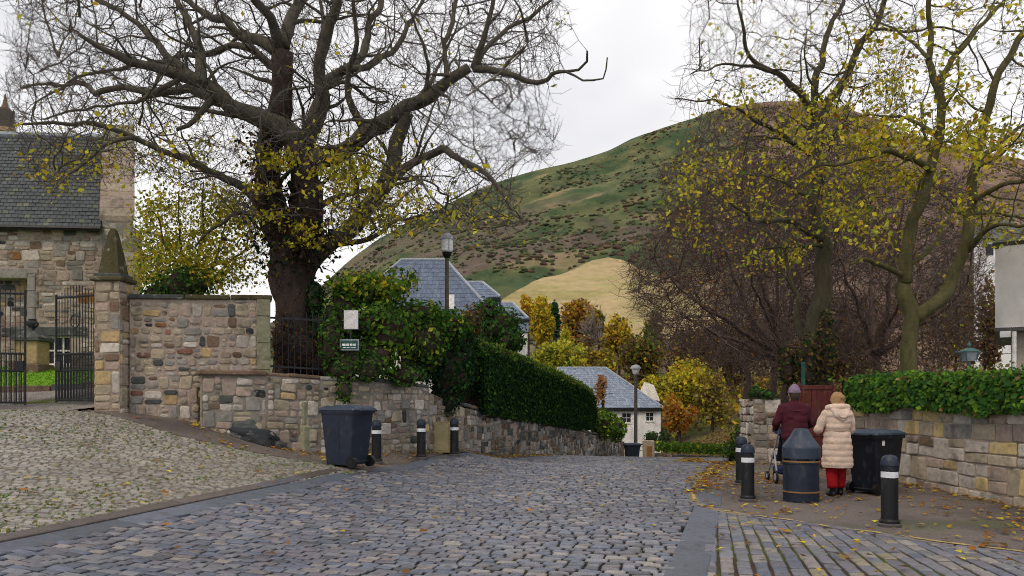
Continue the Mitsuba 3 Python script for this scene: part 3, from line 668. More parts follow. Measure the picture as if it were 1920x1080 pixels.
def grow_tree(root, limbs, poly, Y0, dY, n_att, di=1.9, dk=.42, D=.26, iters=70, tip=.0042, bark='mossy', twigtone='twig', twiglets=1.0, bias=(0, 0, .06),
              leaf=None, expo=2.12, thick_part='limb', side=1.0, trunkbark=None, twl=(.2, .55), jitter=.17):
    """limbs: [(pixel trace, Y start, Y end, radius start, radius end)], the first is the trunk; the crown fills the outline poly (pixels) at depths Y0 +- dY"""
    nodes, par, traced = [], [], []
    for li, (tr, ya, yb, ra, rb) in enumerate(limbs):
        tr = np.array(tr, float); s = np.r_[0, np.cumsum(np.hypot(*np.diff(tr, axis=0).T))]; s /= s[-1]
        w = np.array([P(x, y, ya + (yb - ya) * t) for (x, y), t in zip(tr, s)])
        if li == 0:
            z0 = min(w[0][2] - .1, float(gard(w[0][0], w[0][1]) if w[0][0] < -2 else G(w[0][0], w[0][1])) - .15); w = np.vstack([[w[0][0], w[0][1], z0], w])
        w = spline(w, 7); L = np.r_[0, np.cumsum(np.linalg.norm(np.diff(w, axis=0), axis=1))]; q = np.arange(0, L[-1], D * .8)
        w2 = np.stack([np.interp(q, L, w[:, k]) for k in range(3)], 1)
        w2 += (np.stack([meshkit.fbm(w2 * 1.15 + li * 7.1 + 31 * k_, 3, k_) for k_ in range(3)], 1) - .5) * .42 * np.minimum(1, q / 1.5)[:, None]
        t = q / L[-1]; r = ra + (rb - ra) * t ** .8
        if li == 0: r = r + ra * .55 * np.exp(-q / .35)
        k = 18 if ra > .25 else 10 if ra > .08 else 7
        v, f = sweep(w2, r, k)
        amp = .16 if ra > .2 else .10
        c = np.repeat(w2, k, 0); c = np.vstack([c, w2[:1], w2[-1:]]); dv = v - c
        v = c + dv * (1 + amp * 3.2 * (meshkit.fbm(v * [3.2, 3.2, 1.1] + li, 3) - .5) + amp * 2.4 * (meshkit.noise(v * [1.9, 1.9, 1.5] + li * 3, 9) - .45))[:, None]
        add('trunk' if li == 0 else thick_part, (v, f), 'bark', bark if li > (2 if trunkbark == 'dark' else 0) else (trunkbark or bark), .62 if li else .4, root, smooth=True)
        if li: traced.append((w2, r))
        b = len(nodes)
        if b: j = int(np.argmin(np.linalg.norm(np.array(nodes) - w2[0], axis=1)))
        else: j = -1
        keep = w2 if li else w2[len(w2) // 2:]
        for m, pnt in enumerate(keep): nodes.append(pnt); par.append(j if m == 0 else len(nodes) - 2)
    pg = Polygon(poly)
    for li, (w2, r) in enumerate(traced):
        Ln = len(w2) * D * .8; q = R.uniform(.5, .9)
        while q < Ln - .3:
            k = int(q / (D * .8)); q += R.uniform(.45, 1.0) / side
            tg = w2[min(k + 1, len(w2) - 1)] - w2[max(k - 1, 0)]; tg /= np.linalg.norm(tg) + 1e-9
            d = tg * .55 + R.normal(size=3) * [.75, .6, .75] + [0, 0, .18]; d /= np.linalg.norm(d)
            ln = R.uniform(.9, 2.9) * min(1, .35 + 6 * r[k]); pts = [w2[k]]; m = int(ln / .3) + 2
            for _ in range(m): d = d + R.normal(size=3) * .20 + [0, 0, .05]; d /= np.linalg.norm(d); pts.append(pts[-1] + d * ln / m)
            pts = np.array(pts); e_ = topix(pts[-1:])[0]
            if not pg.contains(Point(e_)) or abs(pts[-1][1] - Y0) > dY * 1.1: continue
            c_ = spline(pts, 3); r0_ = min(.42 * r[k], .075); 
            if r0_ < .012: continue
            add('branch', sweep(c_, r0_ + (.006 - r0_) * np.linspace(0, 1, len(c_)) ** .75, 7), 'bark', bark, .6, root, smooth=True)
            j = int(np.argmin(np.linalg.norm(np.array(nodes) - pts[0], axis=1)))
            for mm, pnt in enumerate(c_[2::2]): nodes.append(pnt); par.append(j if mm == 0 else len(nodes) - 2)
    n0 = len(nodes)
    x0, y0, x1, y1 = pg.bounds; att = []
    from shapely import contains_xy
    while len(att) < n_att:
        q = np.c_[R.uniform(x0, x1, n_att), R.uniform(y0, y1, n_att)]; q = q[contains_xy(pg, q[:, 0], q[:, 1])]
        yy = Y0 + dY * np.clip(R.normal(size=len(q)) * .5, -1, 1)
        att += [P(a, b, c) for (a, b), c in zip(q, yy)]
    att = np.array(att[:n_att])
    nodes, par = colonize(nodes, par, att, di, dk, D, iters, bias, jitter)
    N = len(nodes); kids = np.zeros(N, int); np.add.at(kids, par[n0:], 1)
    acc = np.zeros(N); r = np.full(N, tip)
    for i in range(N - 1, n0 - 1, -1):
        if acc[i] > 0: r[i] = max(tip, acc[i] ** (1 / expo))
        acc[par[i]] += r[i] ** expo
    i = np.arange(n0, N); pi = par[i]
    ra = np.where(pi < n0, r[i] * 1.25, np.minimum(r[pi], r[i] * 1.5)); rb = r[i]
    a, b = nodes[pi], nodes[i]
    parts = []
    thick = rb > .022
    for sel, k, tone in ((thick, 6, bark), ((~thick) & (rb > .009), 4, bark), (rb <= .009, 3, twigtone)):
        if sel.any():
            m = tubes(a[sel], b[sel], ra[sel], rb[sel], k); parts.append((m, uvof(len(m[0]), 'bark', tone, .35 if tone == twigtone else .6)))
    # twiglets: fine two-piece shoots at the tips and along thin wood
    src = np.r_[i[kids[i] == 0], R.choice(i[r[i] < tip * 2.6], int(len(i) * 1.1 * twiglets))]
    if twiglets < .2: src = i[kids[i] == 0]
    d0 = nodes[src] - nodes[par[src]]; d0 /= np.linalg.norm(d0, axis=1, keepdims=True) + 1e-9
    d1 = d0 + R.normal(size=d0.shape) * .65 + np.array([0, 0, .15]); d1 /= np.linalg.norm(d1, axis=1, keepdims=True)
    l1 = R.uniform(*twl, len(src))[:, None]; m1 = nodes[src] + d1 * l1 * .5
    d2 = d1 + R.normal(size=d0.shape) * .4 + np.array([0, 0, .25]); d2 /= np.linalg.norm(d2, axis=1, keepdims=True); e1 = m1 + d2 * l1 * .5
    m = tubes(np.vstack([nodes[src], m1]), np.vstack([m1, e1]), np.full(2 * len(src), tip * .85), np.r_[np.full(len(src), tip * .75), np.full(len(src), tip * .5)], 3)
    parts.append((m, uvof(len(m[0]), 'bark', twigtone, .3)))
    m, u = joinuv(parts); add('twigs', m, 'bark', uv=u, parent=root, smooth=True, kind='stuff')
    tips = np.vstack([e1, m1, nodes[src]])
    if leaf: leaf(root, tips)
    return tips
def topix(p): return np.c_[CX + FOC * p[:, 0] / p[:, 1], HY - FOC * (p[:, 2] - EYE) / p[:, 1]]
def blobs_density(p, blobs):
    """how many leaves at p: the largest of soft pixel ellipses (cx, cy, rx, ry, weight)"""
    q = topix(p); d = np.zeros(len(p))
    for cx, cy, rx, ry, w in blobs: d = np.maximum(d, w * np.exp(-(((q[:, 0] - cx) / rx) ** 2 + ((q[:, 1] - cy) / ry) ** 2)))
    return d

# the great ash behind the railings
ash = thing('ash_tree', 'huge dark gnarled ash tree, nearly bare, towering behind the left garden wall', 'tree')
L = [([(562, 712), (560, 640), (556, 580), (556, 520), (556, 470), (560, 430)], 18.6, 18.6, .48, .53),
     ([(540, 470), (512, 400), (500, 330), (508, 270), (519, 190), (524, 120), (526, 80)], 18.6, 18.2, .38, .22),
     ([(575, 460), (578, 380), (572, 310), (566, 262)], 18.6, 18.2, .42, .28),
     ([(566, 268), (530, 242), (489, 218), (440, 197), (400, 170), (372, 150), (338, 145), (276, 128), (200, 95), (140, 60)], 18.2, 15.8, .27, .03),
     ([(574, 275), (590, 225), (596, 180), (600, 130), (608, 80), (624, 20), (640, -60)], 18.2, 17.0, .22, .07),
     ([(592, 300), (640, 284), (684, 249), (729, 222), (769, 195), (818, 173), (862, 151), (889, 129)], 18.3, 16.8, .25, .10),
     ([(889, 129), (907, 67), (920, 10), (930, -60)], 16.8, 16.0, .09, .03),
     ([(889, 129), (942, 133), (975, 141), (1009, 149), (1049, 133), (1098, 131), (1108, 95), (1111, 78)], 16.8, 15.5, .085, .015),
     ([(1040, 137), (1067, 135), (1093, 153), (1133, 149), (1140, 120), (1143, 105)], 15.6, 15.2, .03, .012),
     ([(889, 129), (915, 89), (964, 45), (1040, 4), (1090, -30)], 16.8, 17.8, .07, .02),
     ([(780, 190), (831, 169), (831, 111), (840, 67), (853, 0), (860, -70)], 17.2, 18.8, .09, .03),
     ([(562, 520), (596, 478), (650, 432), (700, 378), (738, 315), (750, 262), (769, 205)], 18.7, 17.6, .26, .13),
     ([(738, 333), (773, 307), (818, 289), (853, 289), (884, 311), (924, 340), (960, 391), (996, 427)], 18.0, 15.8, .12, .02),
     ([(600, 385), (640, 364), (707, 351), (773, 342), (804, 360), (850, 400)], 18.4, 16.0, .07, .02),
     ([(378, 156), (378, 110), (376, 80), (356, 50), (329, 5), (310, -50)], 17.0, 17.6, .13, .04),
     ([(430, 195), (387, 178), (340, 168), (284, 173), (230, 166), (178, 164), (110, 158), (44, 165)], 17.6, 20.5, .13, .03),
     ([(400, 185), (387, 200), (369, 222), (345, 236), (320, 240)], 17.4, 17.0, .10, .03),
     ([(497, 395), (462, 356), (420, 333), (378, 316), (345, 300), (311, 284), (249, 258), (191, 231), (140, 231), (89, 231), (27, 231)], 18.4, 15.2, .12, .02),
     ([(249, 258), (196, 271), (165, 295), (133, 320), (100, 345), (80, 356)], 15.9, 15.0, .05, .015),
     ([(524, 95), (480, 72), (444, 62), (427, 40), (387, 28), (330, -10)], 18.2, 20.0, .18, .05),
     ([(520, 130), (489, 107), (444, 84), (413, 89), (378, 107), (330, 112), (293, 116), (200, 133), (124, 156), (60, 190)], 18.2, 21.5, .10, .02),
     ([(526, 90), (545, 40), (560, 0), (590, -70)], 18.2, 19.5, .20, .06),
     ([(524, 90), (510, 40), (480, 0), (450, -60)], 18.2, 17.0, .14, .05),
     ([(598, 160), (640, 130), (672, 105), (690, 60), (705, 20), (730, -50)], 18.1, 20.0, .12, .05),
     ([(640, 130), (700, 120), (745, 80), (780, 20), (800, -50)], 18.2, 21.0, .09, .03),
     ([(578, 240), (600, 175), (640, 160), (700, 185), (740, 180)], 18.2, 20.5, .08, .03),
     ([(690, 250), (660, 200), (655, 140), (668, 60), (660, -20)], 17.9, 16.2, .10, .03),
     ([(560, 460), (520, 420), (470, 400), (420, 420), (370, 470)], 18.6, 20.0, .09, .02),
     ([(596, 470), (640, 455), (690, 450), (730, 420), (800, 400), (860, 410)], 18.6, 20.0, .08, .02),
     ([(400, 168), (330, 110), (280, 62), (200, 18), (120, -30)], 17.4, 19.0, .11, .03),
     ([(338, 147), (280, 180), (220, 200), (150, 205), (70, 210)], 16.9, 14.8, .06, .015)]
ash_poly = [(30, -260), (15, 40), (0, 150), (10, 225), (40, 330), (90, 372), (170, 345), (240, 330), (330, 350), (420, 385), (470, 440), (520, 300), (600, 330), (630, 450), (700, 460), (800, 430), (900, 440), (985, 420), (990, 370),
            (940, 320), (1040, 300), (1045, 240), (960, 180), (1020, 160), (1050, 150), (1060, 90), (1050, 20), (1060, -60), (1000, -260)]
def ash_leaves(root, tips):
    d = blobs_density(tips, [(500, 330, 60, 50, .10), (670, 330, 100, 60, .9), (750, 400, 130, 60, .8), (870, 400, 110, 45, .45), (650, 440, 80, 50, .5), (150, 320, 120, 60, .5), (230, 230, 40, 35, .6), (330, 300, 150, 60, .25), (600, 100, 700, 160, .02)])
    cl = sstep(.38, .56, meshkit.fbm(tips * .8, 3, 5)) * 1.7 + .1; p = tips[R.random(len(tips)) < d * .36 * cl]; p = np.repeat(p, 2, 0) + R.normal(size=(2 * len(p), 3)) * .13
    m, u = leaves(p, .105, R, cols=['yellow', 'lime', 'olive', 'gold'], wts=[4, 4, 3, 1.5]); add('leaves', m, 'leaf', uv=u, parent=root, kind='stuff')
grow_tree(ash, L, ash_poly, 18.2, 5.2, 18500, leaf=ash_leaves, bark='ashgrey', trunkbark='dark', twigtone='twig', tip=.0056, dk=.33, iters=85, twiglets=1.0, side=1.7)
# shoots with leaves sprouting from the ash's trunk
sh = []
for cx, cy, rx, ry, n in ((520, 298, 36, 14, 34), (490, 352, 26, 7, 10), (495, 402, 30, 6, 10), (560, 425, 40, 7, 10), (650, 320, 60, 40, 90), (580, 455, 60, 8, 16), (700, 400, 60, 30, 50)):
    for _ in range(n): sh.append(P(cx + R.normal() * rx * .6, cy + R.normal() * ry * .6, 17.5 + R.normal() * .35))
sh = np.array(sh); a = np.repeat(sh, 9, 0) + R.normal(size=(9 * len(sh), 3)) * [.13, .13, .07]
m, u = leaves(a, .10, R, cols=['yellow', 'lime', 'olive', 'gold'], wts=[4, 4, 3, 1]); add('leaves', m, 'leaf', uv=u, parent=ash, kind='stuff')

ep, ef = [], []
for cx, cy, rx, ry, n in ((512, 350, 26, 40, 170), (520, 430, 34, 40, 170), (575, 440, 34, 30, 110), (560, 490, 40, 20, 90), (500, 290, 18, 30, 90)):
    for _ in range(n):
        a_ = P(cx + R.normal() * rx, cy + R.normal() * ry, 18.15 + R.normal() * .2); ep.append(a_); ef.append(a_ + R.normal(size=3) * [.16, .16, .10] + [0, -.12, .06])
ep, ef = np.array(ep), np.array(ef); add('twigs', tubes(ep, ef, np.full(len(ep), .011), np.full(len(ep), .004), 3), 'bark', 'dark', .4, ash, smooth=True, kind='stuff')
m, u = leaves(np.vstack([ep, ef]), .12, R, cols=['brown', 'blackgreen', 'plumleaf', 'olive'], wts=[1.2, 4, 4, .3]); add('leaves', m, 'leaf', uv=u, parent=ash, kind='stuff')
# two limes and a sycamore at the right
syc = thing('sycamore_tree', 'sycamore with pale forked trunk rising from behind the ivy hedge at right', 'tree')
L = [([(1700, 716), (1704, 660), (1706, 600), (1700, 560), (1700, 520)], 18.0, 18.0, .19, .165),
     ([(1697, 530), (1700, 490), (1707, 462), (1720, 400), (1742, 329), (1756, 267), (1758, 178), (1747, 147), (1742, 80), (1735, 0), (1730, -70)], 18, 17, .16, .04),
     ([(1712, 600), (1745, 575), (1780, 545), (1806, 490), (1818, 420), (1822, 350), (1831, 302), (1853, 222), (1867, 169), (1884, 120), (1916, 60), (1940, 0)], 18, 17.2, .15, .06),
     ([(1758, 190), (1769, 147), (1790, 105), (1827, 67), (1871, 9), (1900, -60)], 17.4, 18.5, .08, .03),
     ([(1744, 318), (1707, 293), (1671, 284), (1630, 294), (1591, 307), (1538, 312), (1490, 330)], 17.5, 15.4, .085, .015),
     ([(1820, 380), (1870, 350), (1930, 335), (2000, 330)], 17.7, 15.5, .07, .03),
     ([(1816, 470), (1850, 430), (1885, 418), (1940, 422)], 17.8, 16.0, .07, .03),
     ([(1818, 400), (1860, 400), (1920, 405), (1980, 400)], 17.8, 19.5, .05, .02),
     ([(1700, 520), (1660, 500), (1610, 485), (1570, 490)], 18, 17.0, .08, .02),
     ([(1700, 500), (1740, 470), (1775, 420), (1800, 350)], 18, 20, .07, .02),
     ([(1835, 300), (1880, 262), (1930, 235)], 17.5, 19, .07, .03),
     ([(1752, 250), (1690, 215), (1640, 215), (1580, 230)], 17.3, 19, .05, .015),
     ([(1742, 110), (1700, 70), (1660, 40), (1620, 30)], 17.1, 18.5, .045, .015)]
spoly = [(1560, -200), (1540, 60), (1560, 180), (1500, 260), (1510, 350), (1560, 420), (1640, 480), (1700, 440), (1790, 520), (1860, 470), (2060, 480), (2150, 200), (2100, -200)]
def lf(blobs, cols, wts, size=.105, mult=2, gain=.45, sp=.12):
    def go(root, tips):
        cl = sstep(.40, .58, meshkit.fbm(tips * .85, 3, 5)) * 1.7 + .08
        p = tips[R.random(len(tips)) < blobs_density(tips, blobs) * gain * cl]; p = np.repeat(p, mult, 0) + R.normal(size=(mult * len(p), 3)) * sp
        m, u = leaves(p, size, R, cols=cols, wts=wts); add('leaves', m, 'leaf', uv=u, parent=root, kind='stuff')
    return go
grow_tree(syc, L, spoly, 17.8, 3.6, 5200, bark='mossy', trunkbark='mossy', tip=.0048, twiglets=.5,
          leaf=lf([(1690, 268, 130, 45, 1.0), (1840, 262, 100, 50, .8), (1640, 330, 110, 50, .7), (1880, 400, 90, 40, .8), (1760, 120, 260, 160, .16), (1700, 420, 120, 60, .25), (1650, 200, 90, 60, .4)],
                  ['lime', 'yellow', 'olive', 'gold', 'orange'], [4, 4, 3, 1.6, .4], size=.115, mult=10, gain=.6, sp=.17))
lime = thing('lime_tree', 'tall lime tree with dark mossy ivy-clad trunk standing behind the red gate', 'tree')
L = [([(1532, 740), (1532, 690), (1536, 620), (1542, 560), (1550, 500), (1548, 450)], 22, 22, .38, .20),
     ([(1548, 470), (1532, 390), (1529, 311), (1540, 250), (1547, 222), (1564, 178), (1609, 89), (1636, 58), (1658, 18), (1680, -60)], 22, 21, .20, .05),
     ([(1532, 330), (1522, 260), (1520, 222), (1529, 156), (1538, 111), (1556, 53), (1582, 5), (1600, -60)], 22, 23, .15, .04),
     ([(1524, 215), (1502, 178), (1467, 151), (1431, 129), (1396, 89), (1391, 44), (1387, 5), (1380, -60)], 22, 20, .11, .02),
     ([(1440, 133), (1409, 125), (1347, 120), (1293, 142)], 20.6, 19.4, .05, .012),
     ([(1548, 450), (1510, 435), (1471, 418), (1440, 416), (1409, 418), (1391, 400), (1364, 369)], 22, 19.0, .12, .02),
     ([(1520, 290), (1480, 262), (1440, 230), (1390, 205), (1340, 190), (1250, 188)], 22, 20, .08, .01),
     ([(1520, 275), (1470, 262), (1430, 252), (1390, 255)], 22, 20.5, .05, .015),
     ([(1548, 460), (1480, 460), (1420, 470), (1360, 492)], 22, 19.5, .06, .012),
     ([(1590, 125), (1640, 58), (1700, 60), (1760, 55), (1830, 60)], 21.2, 23, .06, .02),
     ([(1525, 700), (1500, 600), (1490, 540), (1470, 480), (1430, 430)], 22, 23.5, .12, .03)]
lpoly = [(1340, -200), (1290, 20), (1280, 130), (1250, 185), (1310, 240), (1240, 330), (1230, 440), (1330, 470), (1420, 520), (1500, 500), (1560, 440), (1640, 420), (1700, 200), (1740, -200)]
grow_tree(lime, L, lpoly, 21.5, 4.2, 6200, bark='olivegrey', tip=.0050, twiglets=.7, twigtone='twig', bias=(0, 0, .03),
          leaf=lf([(1330, 340, 110, 60, .55), (1300, 420, 90, 50, .45), (1430, 200, 70, 45, .5), (1510, 230, 70, 60, .7), (1480, 510, 75, 55, 1.0), (1450, 380, 120, 70, .35), (1560, 400, 90, 80, .6), (1420, 480, 60, 60, .5), (1500, 100, 200, 120, .05)],
                  ['yellow', 'lime', 'olive', 'gold', 'bright'], [5, 4, 2, 1.5, 1.2], size=.115, mult=6, gain=.4, sp=.16))
# plum brown bare trees filling the slope behind them
def bare(label, base, Y, poly, dY, n, stems, **kw):
    t = thing('bare_tree', label, 'tree'); bxp, byp = base
    L = [([(bxp, byp), (bxp + 3, byp - 45), (bxp - 2, byp - 95)], Y, Y, .20, .13)]
    for (ex_, ey_, dy) in stems:
        mx, my = (bxp + ex_) / 2, min(byp - 60, (byp + ey_) / 2 - 25)
        L.append(([(bxp, byp - 70), (mx, my), (ex_, ey_)], Y, Y + dy, .12, .015))
    grow_tree(t, L, poly, Y, dY, n, bark='plum', twigtone='plum', di=2.6, dk=.45, D=.34, tip=kw.pop('tip', .0095), twiglets=1.1, twl=(.4, 1.1), side=1.1, bias=(0, 0, -.03), **kw)
lfb = lambda blobs: lf(blobs, ['orange', 'red', 'gold', 'brown', 'lime'], [2, 1, 2, 3, 1], size=.13, mult=1, gain=.16, sp=.2)
bare('purple brown bare tree with drooping twigs between cottage and lime trunk', (1475, 745), 30,
     [(1180, 470), (1250, 400), (1400, 300), (1520, 330), (1560, 480), (1530, 640), (1460, 720), (1380, 690), (1300, 650), (1210, 600), (1170, 540)], 5, 4700,
     [(1230, 500, -3), (1290, 420, 3), (1380, 360, -3), (1460, 330, 3), (1260, 580, -4), (1330, 610, 3), (1530, 400, 2), (1400, 500, -4), (1200, 470, 0)], leaf=lfb([(1350, 500, 150, 150, .5), (1480, 430, 120, 100, .5)]))
bare('bare twiggy tree standing behind the sycamore trunk', (1640, 740), 31,
     [(1520, 480), (1560, 350), (1650, 300), (1780, 330), (1850, 440), (1850, 640), (1800, 720), (1600, 720), (1540, 640)], 5, 3900,
     [(1560, 420, -3), (1620, 340, 3), (1700, 340, -3), (1790, 400, 3), (1830, 520, -3), (1580, 560, 2), (1720, 470, -4)], leaf=lfb([(1620, 430, 120, 90, .6), (1690, 560, 150, 120, .3)]))
bare('leafless tree far along the slope behind the purple brown one', (1400, 735), 44,
     [(1180, 540), (1260, 380), (1400, 300), (1560, 300), (1700, 380), (1700, 620), (1500, 700), (1300, 690), (1220, 640)], 6, 4200,
     [(1250, 480, -3), (1330, 400, 3), (1450, 360, -3), (1560, 380, 3), (1300, 600, -4), (1620, 480, 2), (1500, 520, -3)], leaf=lfb([(1400, 560, 150, 100, .5)]), tip=.013)
bare('tall thin crowned bare tree rising highest behind the lime', (1450, 745), 36,
     [(1230, 330), (1330, 215), (1450, 190), (1580, 215), (1640, 300), (1620, 440), (1500, 520), (1330, 520), (1240, 430)], 5, 3600,
     [(1300, 330, -3), (1380, 260, 3), (1470, 230, -3), (1560, 270, 3), (1420, 380, 2), (1530, 420, -3)], leaf=lfb([(1400, 350, 150, 120, .4)]))
# small tree behind the boundary wall
yt = thing('hawthorn_tree', 'small bushy tree with yellow green leaves showing above the boundary wall left of the ash', 'tree')
L = [([(372, 640), (370, 580), (366, 530)], 21, 21, .13, .10)] + [([(368, 560), (a, 470 + R.random() * 30), (b, c)], 21, 21 + R.uniform(-1.5, 1.5), .06, .015) for a, b, c in ((320, 280, 390), (345, 330, 360), (370, 385, 350), (400, 440, 370), (420, 475, 430), (300, 262, 450))]
grow_tree(yt, L, [(255, 520), (258, 400), (300, 355), (380, 345), (450, 370), (485, 430), (505, 520), (440, 545), (300, 545)], 21, 1.9, 1500, di=1.6, dk=.3, D=.2, bark='mossy', tip=.005, twiglets=.5,
          leaf=lf([(330, 420, 80, 60, 1.0), (420, 400, 60, 50, .8), (380, 480, 90, 50, .6), (280, 500, 30, 40, .7)], ['lime', 'yellow', 'olive', 'green', 'gold'], [4, 4, 3.2, 1.2, .8], size=.105, mult=11, gain=.8, sp=.19))

# ------------------------------------------------------------------ ivy, shrubs, hedges
def ellip_pts(c, r, n, shell=.55):
    d = R.normal(size=(n, 3)); d /= np.linalg.norm(d, axis=1, keepdims=True)
    rr = (shell + (1.08 - shell) * R.random(n) ** .6)
    bump = 1 + .45 * (meshkit.fbm(d * 2.2 + np.array(c)[None] * 3, 3) - .5)
    return np.array(c) + d * np.array(r) * (rr * bump)[:, None], d
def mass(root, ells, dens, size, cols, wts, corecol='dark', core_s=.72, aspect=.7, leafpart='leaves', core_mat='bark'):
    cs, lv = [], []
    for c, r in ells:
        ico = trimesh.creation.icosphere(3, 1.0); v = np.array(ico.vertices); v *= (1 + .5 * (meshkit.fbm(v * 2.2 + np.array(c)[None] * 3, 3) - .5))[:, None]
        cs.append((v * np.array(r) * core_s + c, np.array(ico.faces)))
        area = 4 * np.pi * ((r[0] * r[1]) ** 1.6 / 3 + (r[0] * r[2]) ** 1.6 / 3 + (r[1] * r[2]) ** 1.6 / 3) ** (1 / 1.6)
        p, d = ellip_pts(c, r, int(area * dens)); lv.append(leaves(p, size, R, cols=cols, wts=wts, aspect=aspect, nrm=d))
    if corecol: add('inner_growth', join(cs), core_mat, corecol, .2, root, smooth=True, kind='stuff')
    m, u = joinuv(lv); add(leafpart, m, 'leaf', uv=u, parent=root, kind='stuff')
def E(cx, cy, rx, ry, Y, ry_d=None):
    s = Y / FOC; return P(cx, cy, Y), (rx * s, (ry_d or rx * s), ry * s)
t = thing('climbing_shrub', 'rambling green climber with yellow patches hanging over the railings beside the lamp post', 'shrub')
mass(t, [E(685, 552, 60, 34, 18.6, .6), E(770, 598, 72, 36, 18.9, .7), E(640, 600, 40, 60, 18.2, .4), E(720, 620, 55, 50, 17.6, .4), E(795, 640, 46, 50, 18.5, .4), E(680, 605, 36, 30, 17.3, .25), E(830, 612, 50, 34, 19.2, .6), E(700, 670, 45, 38, 17.4, .3)], 210, .115, ['green', 'dkgreen', 'bright', 'lime', 'ivy'], [5, 1.4, 4, .6, 4])
mass(t, [E(672, 535, 60, 26, 18.2, .5), E(725, 545, 50, 20, 18.4, .5), E(742, 528, 48, 26, 18.8, .5), E(745, 650, 42, 40, 17.9, .3), E(715, 690, 35, 26, 17.8, .25)], 100, .12, ['lime', 'yellow', 'bright', 'olive', 'green'], [3, 1, 4, 1.2, 3], corecol=None)
t = thing('ivy', 'dark ivy column smothering the wall end around the tall lamp post', 'ivy')
mass(t, [E(838, 640, 50, 52, 19.6, .6), E(842, 690, 46, 60, 19.4, .5), E(835, 742, 34, 40, 19.5, .3), E(800, 660, 38, 55, 18.9, .35), E(868, 660, 24, 60, 20, .4)], 260, .10, ['dkgreen', 'blackgreen', 'teal', 'ivy'], [4, 3, 1.2, 1.4])
t = thing('ivy', 'ivy trailing from the railings over the garden wall above the wheelie bin', 'ivy')
mass(t, [E(640, 690, 34, 34, 17.0, .22), E(645, 735, 16, 22, 16.75, .15), E(620, 640, 24, 46, 16.9, .22), E(690, 690, 40, 26, 17.1, .2), E(760, 705, 40, 20, 17.7, .25), E(655, 665, 30, 30, 17.0, .12)], 300, .085, ['ivy', 'dkgreen', 'green', 'bright'], [4, 2, 3, 1])
t = thing('ivy', 'ivy climbing the right side of the ash trunk', 'ivy')
mass(t, [E(592, 560, 18, 40, 18.1, .25), E(598, 620, 18, 40, 18.0, .25), E(596, 670, 20, 30, 17.9, .25)], 300, .085, ['dkgreen', 'blackgreen', 'ivy'], [4, 3, 2])
t = thing('undergrowth', 'dark brown tangle of dead stems and leaves around the foot of the ash', 'undergrowth')
mass(t, [E(560, 660, 50, 46, 17.6, .35), E(530, 640, 24, 60, 17.7, .3), E(600, 680, 30, 30, 17.6, .3)], 260, .10, ['brown', 'plumleaf', 'blackgreen', 'orange'], [5, 4, 3, .25], aspect=.3)
t = thing('shrub', 'dark green rounded shrub peeping over the boundary wall coping', 'shrub')
mass(t, [E(345, 540, 52, 42, 19.5, .6), E(300, 555, 35, 30, 19.5, .5)], 200, .10, ['green', 'dkgreen', 'ivy'], [4, 3, 2])
t = thing('shrub', 'dark evergreen bush in front of the slate roofs above the hedge', 'shrub')
mass(t, [E(940, 615, 42, 42, 38, 1.2), E(915, 590, 25, 30, 38, .8), E(958, 640, 26, 26, 37, .8)], 70, .19, ['dkgreen', 'green', 'ivy'], [5, 2, 2])
t = thing('shrub', 'brownish half bare shrub between lamp post and evergreen bush', 'shrub')
mass(t, [E(884, 605, 22, 34, 30, .7)], 90, .13, ['brown', 'olive', 'dkgreen'], [4, 2, 2])
t = thing('shrub', 'bright green laurel bush at the lower end of the clipped hedge', 'shrub')
mass(t, [E(1128, 795, 30, 30, 41, .8), E(1155, 805, 20, 22, 42.5, .7)], 80, .19, ['bright', 'green', 'lime'], [4, 3, 1])
t = thing('shrub', 'low dark bush against the front of the white cottage', 'shrub')
mass(t, [E(1222, 822, 14, 14, 60, .6), E(1245, 826, 10, 18, 61, .5)], 60, .22, ['dkgreen', 'teal', 'green'], [4, 1, 1])
t = thing('shrub', 'green bush spilling onto the pavement edge beside the bollards at the top of the hill', 'shrub')
mass(t, [E(1398, 825, 26, 40, 25, .5), E(1380, 845, 26, 22, 25.5, .5)], 130, .12, ['green', 'bright', 'ivy', 'dkgreen'], [3, 2, 3, 2])
t = thing('ivy', 'ivy clump growing on the top corner of the grey wall end', 'ivy')
mass(t, [E(1418, 745, 14, 22, 19.9, .3), E(1440, 742, 16, 8, 19.6, .25), E(1412, 785, 8, 25, 20.2, .2)], 260, .09, ['dkgreen', 'ivy', 'green', 'teal'], [3, 3, 1, 1])
t = thing('ivy', 'shaggy ivy and moss around the foot of the lime trunk', 'ivy')
mass(t, [E(1512, 690, 22, 60, 21.6, .35), E(1550, 650, 18, 70, 21.6, .3), E(1478, 690, 20, 45, 22, .3)], 200, .09, ['blackgreen', 'brown', 'olive', 'dkgreen'], [3, 3, 1.5, 2])
# ivy hedge on the right wall
ih = thing('ivy_hedge', 'thick glossy ivy hedge along the top of the right wall', 'hedge')
n = 21000; Yh = 17.45 - 10.6 * R.random(n); tt = R.random(n); xc = np.interp(Yh, [7, 17.4], [7.42, 7.28])
low = 1.38 + .16 * meshkit.noise(np.c_[Yh * 1.3, Yh * 0, Yh * 0], 5) - .10; top = np.interp(Yh, [7, 11.6, 15, 17.4], [1.92, 1.96, 2.06, 2.04]) + .08 * (meshkit.noise(np.c_[Yh * 2.1, Yh * 0, Yh * 0], 8) - .5)
ang = np.pi * (1.08 * tt - .02); fx = -np.cos(ang); fz = np.sin(ang)
rz_ = np.abs(fz) ** .55; side = np.sign(fx) * np.abs(fx) ** .5
X_ = xc + .24 + side * .44 * (1 - .12 * R.random(n)) + R.normal(size=n) * .03; Z_ = low + (top - low) * rz_ * R.uniform(.80, 1.03, n) * np.where(R.random(n) < .75, 1, R.random(n))
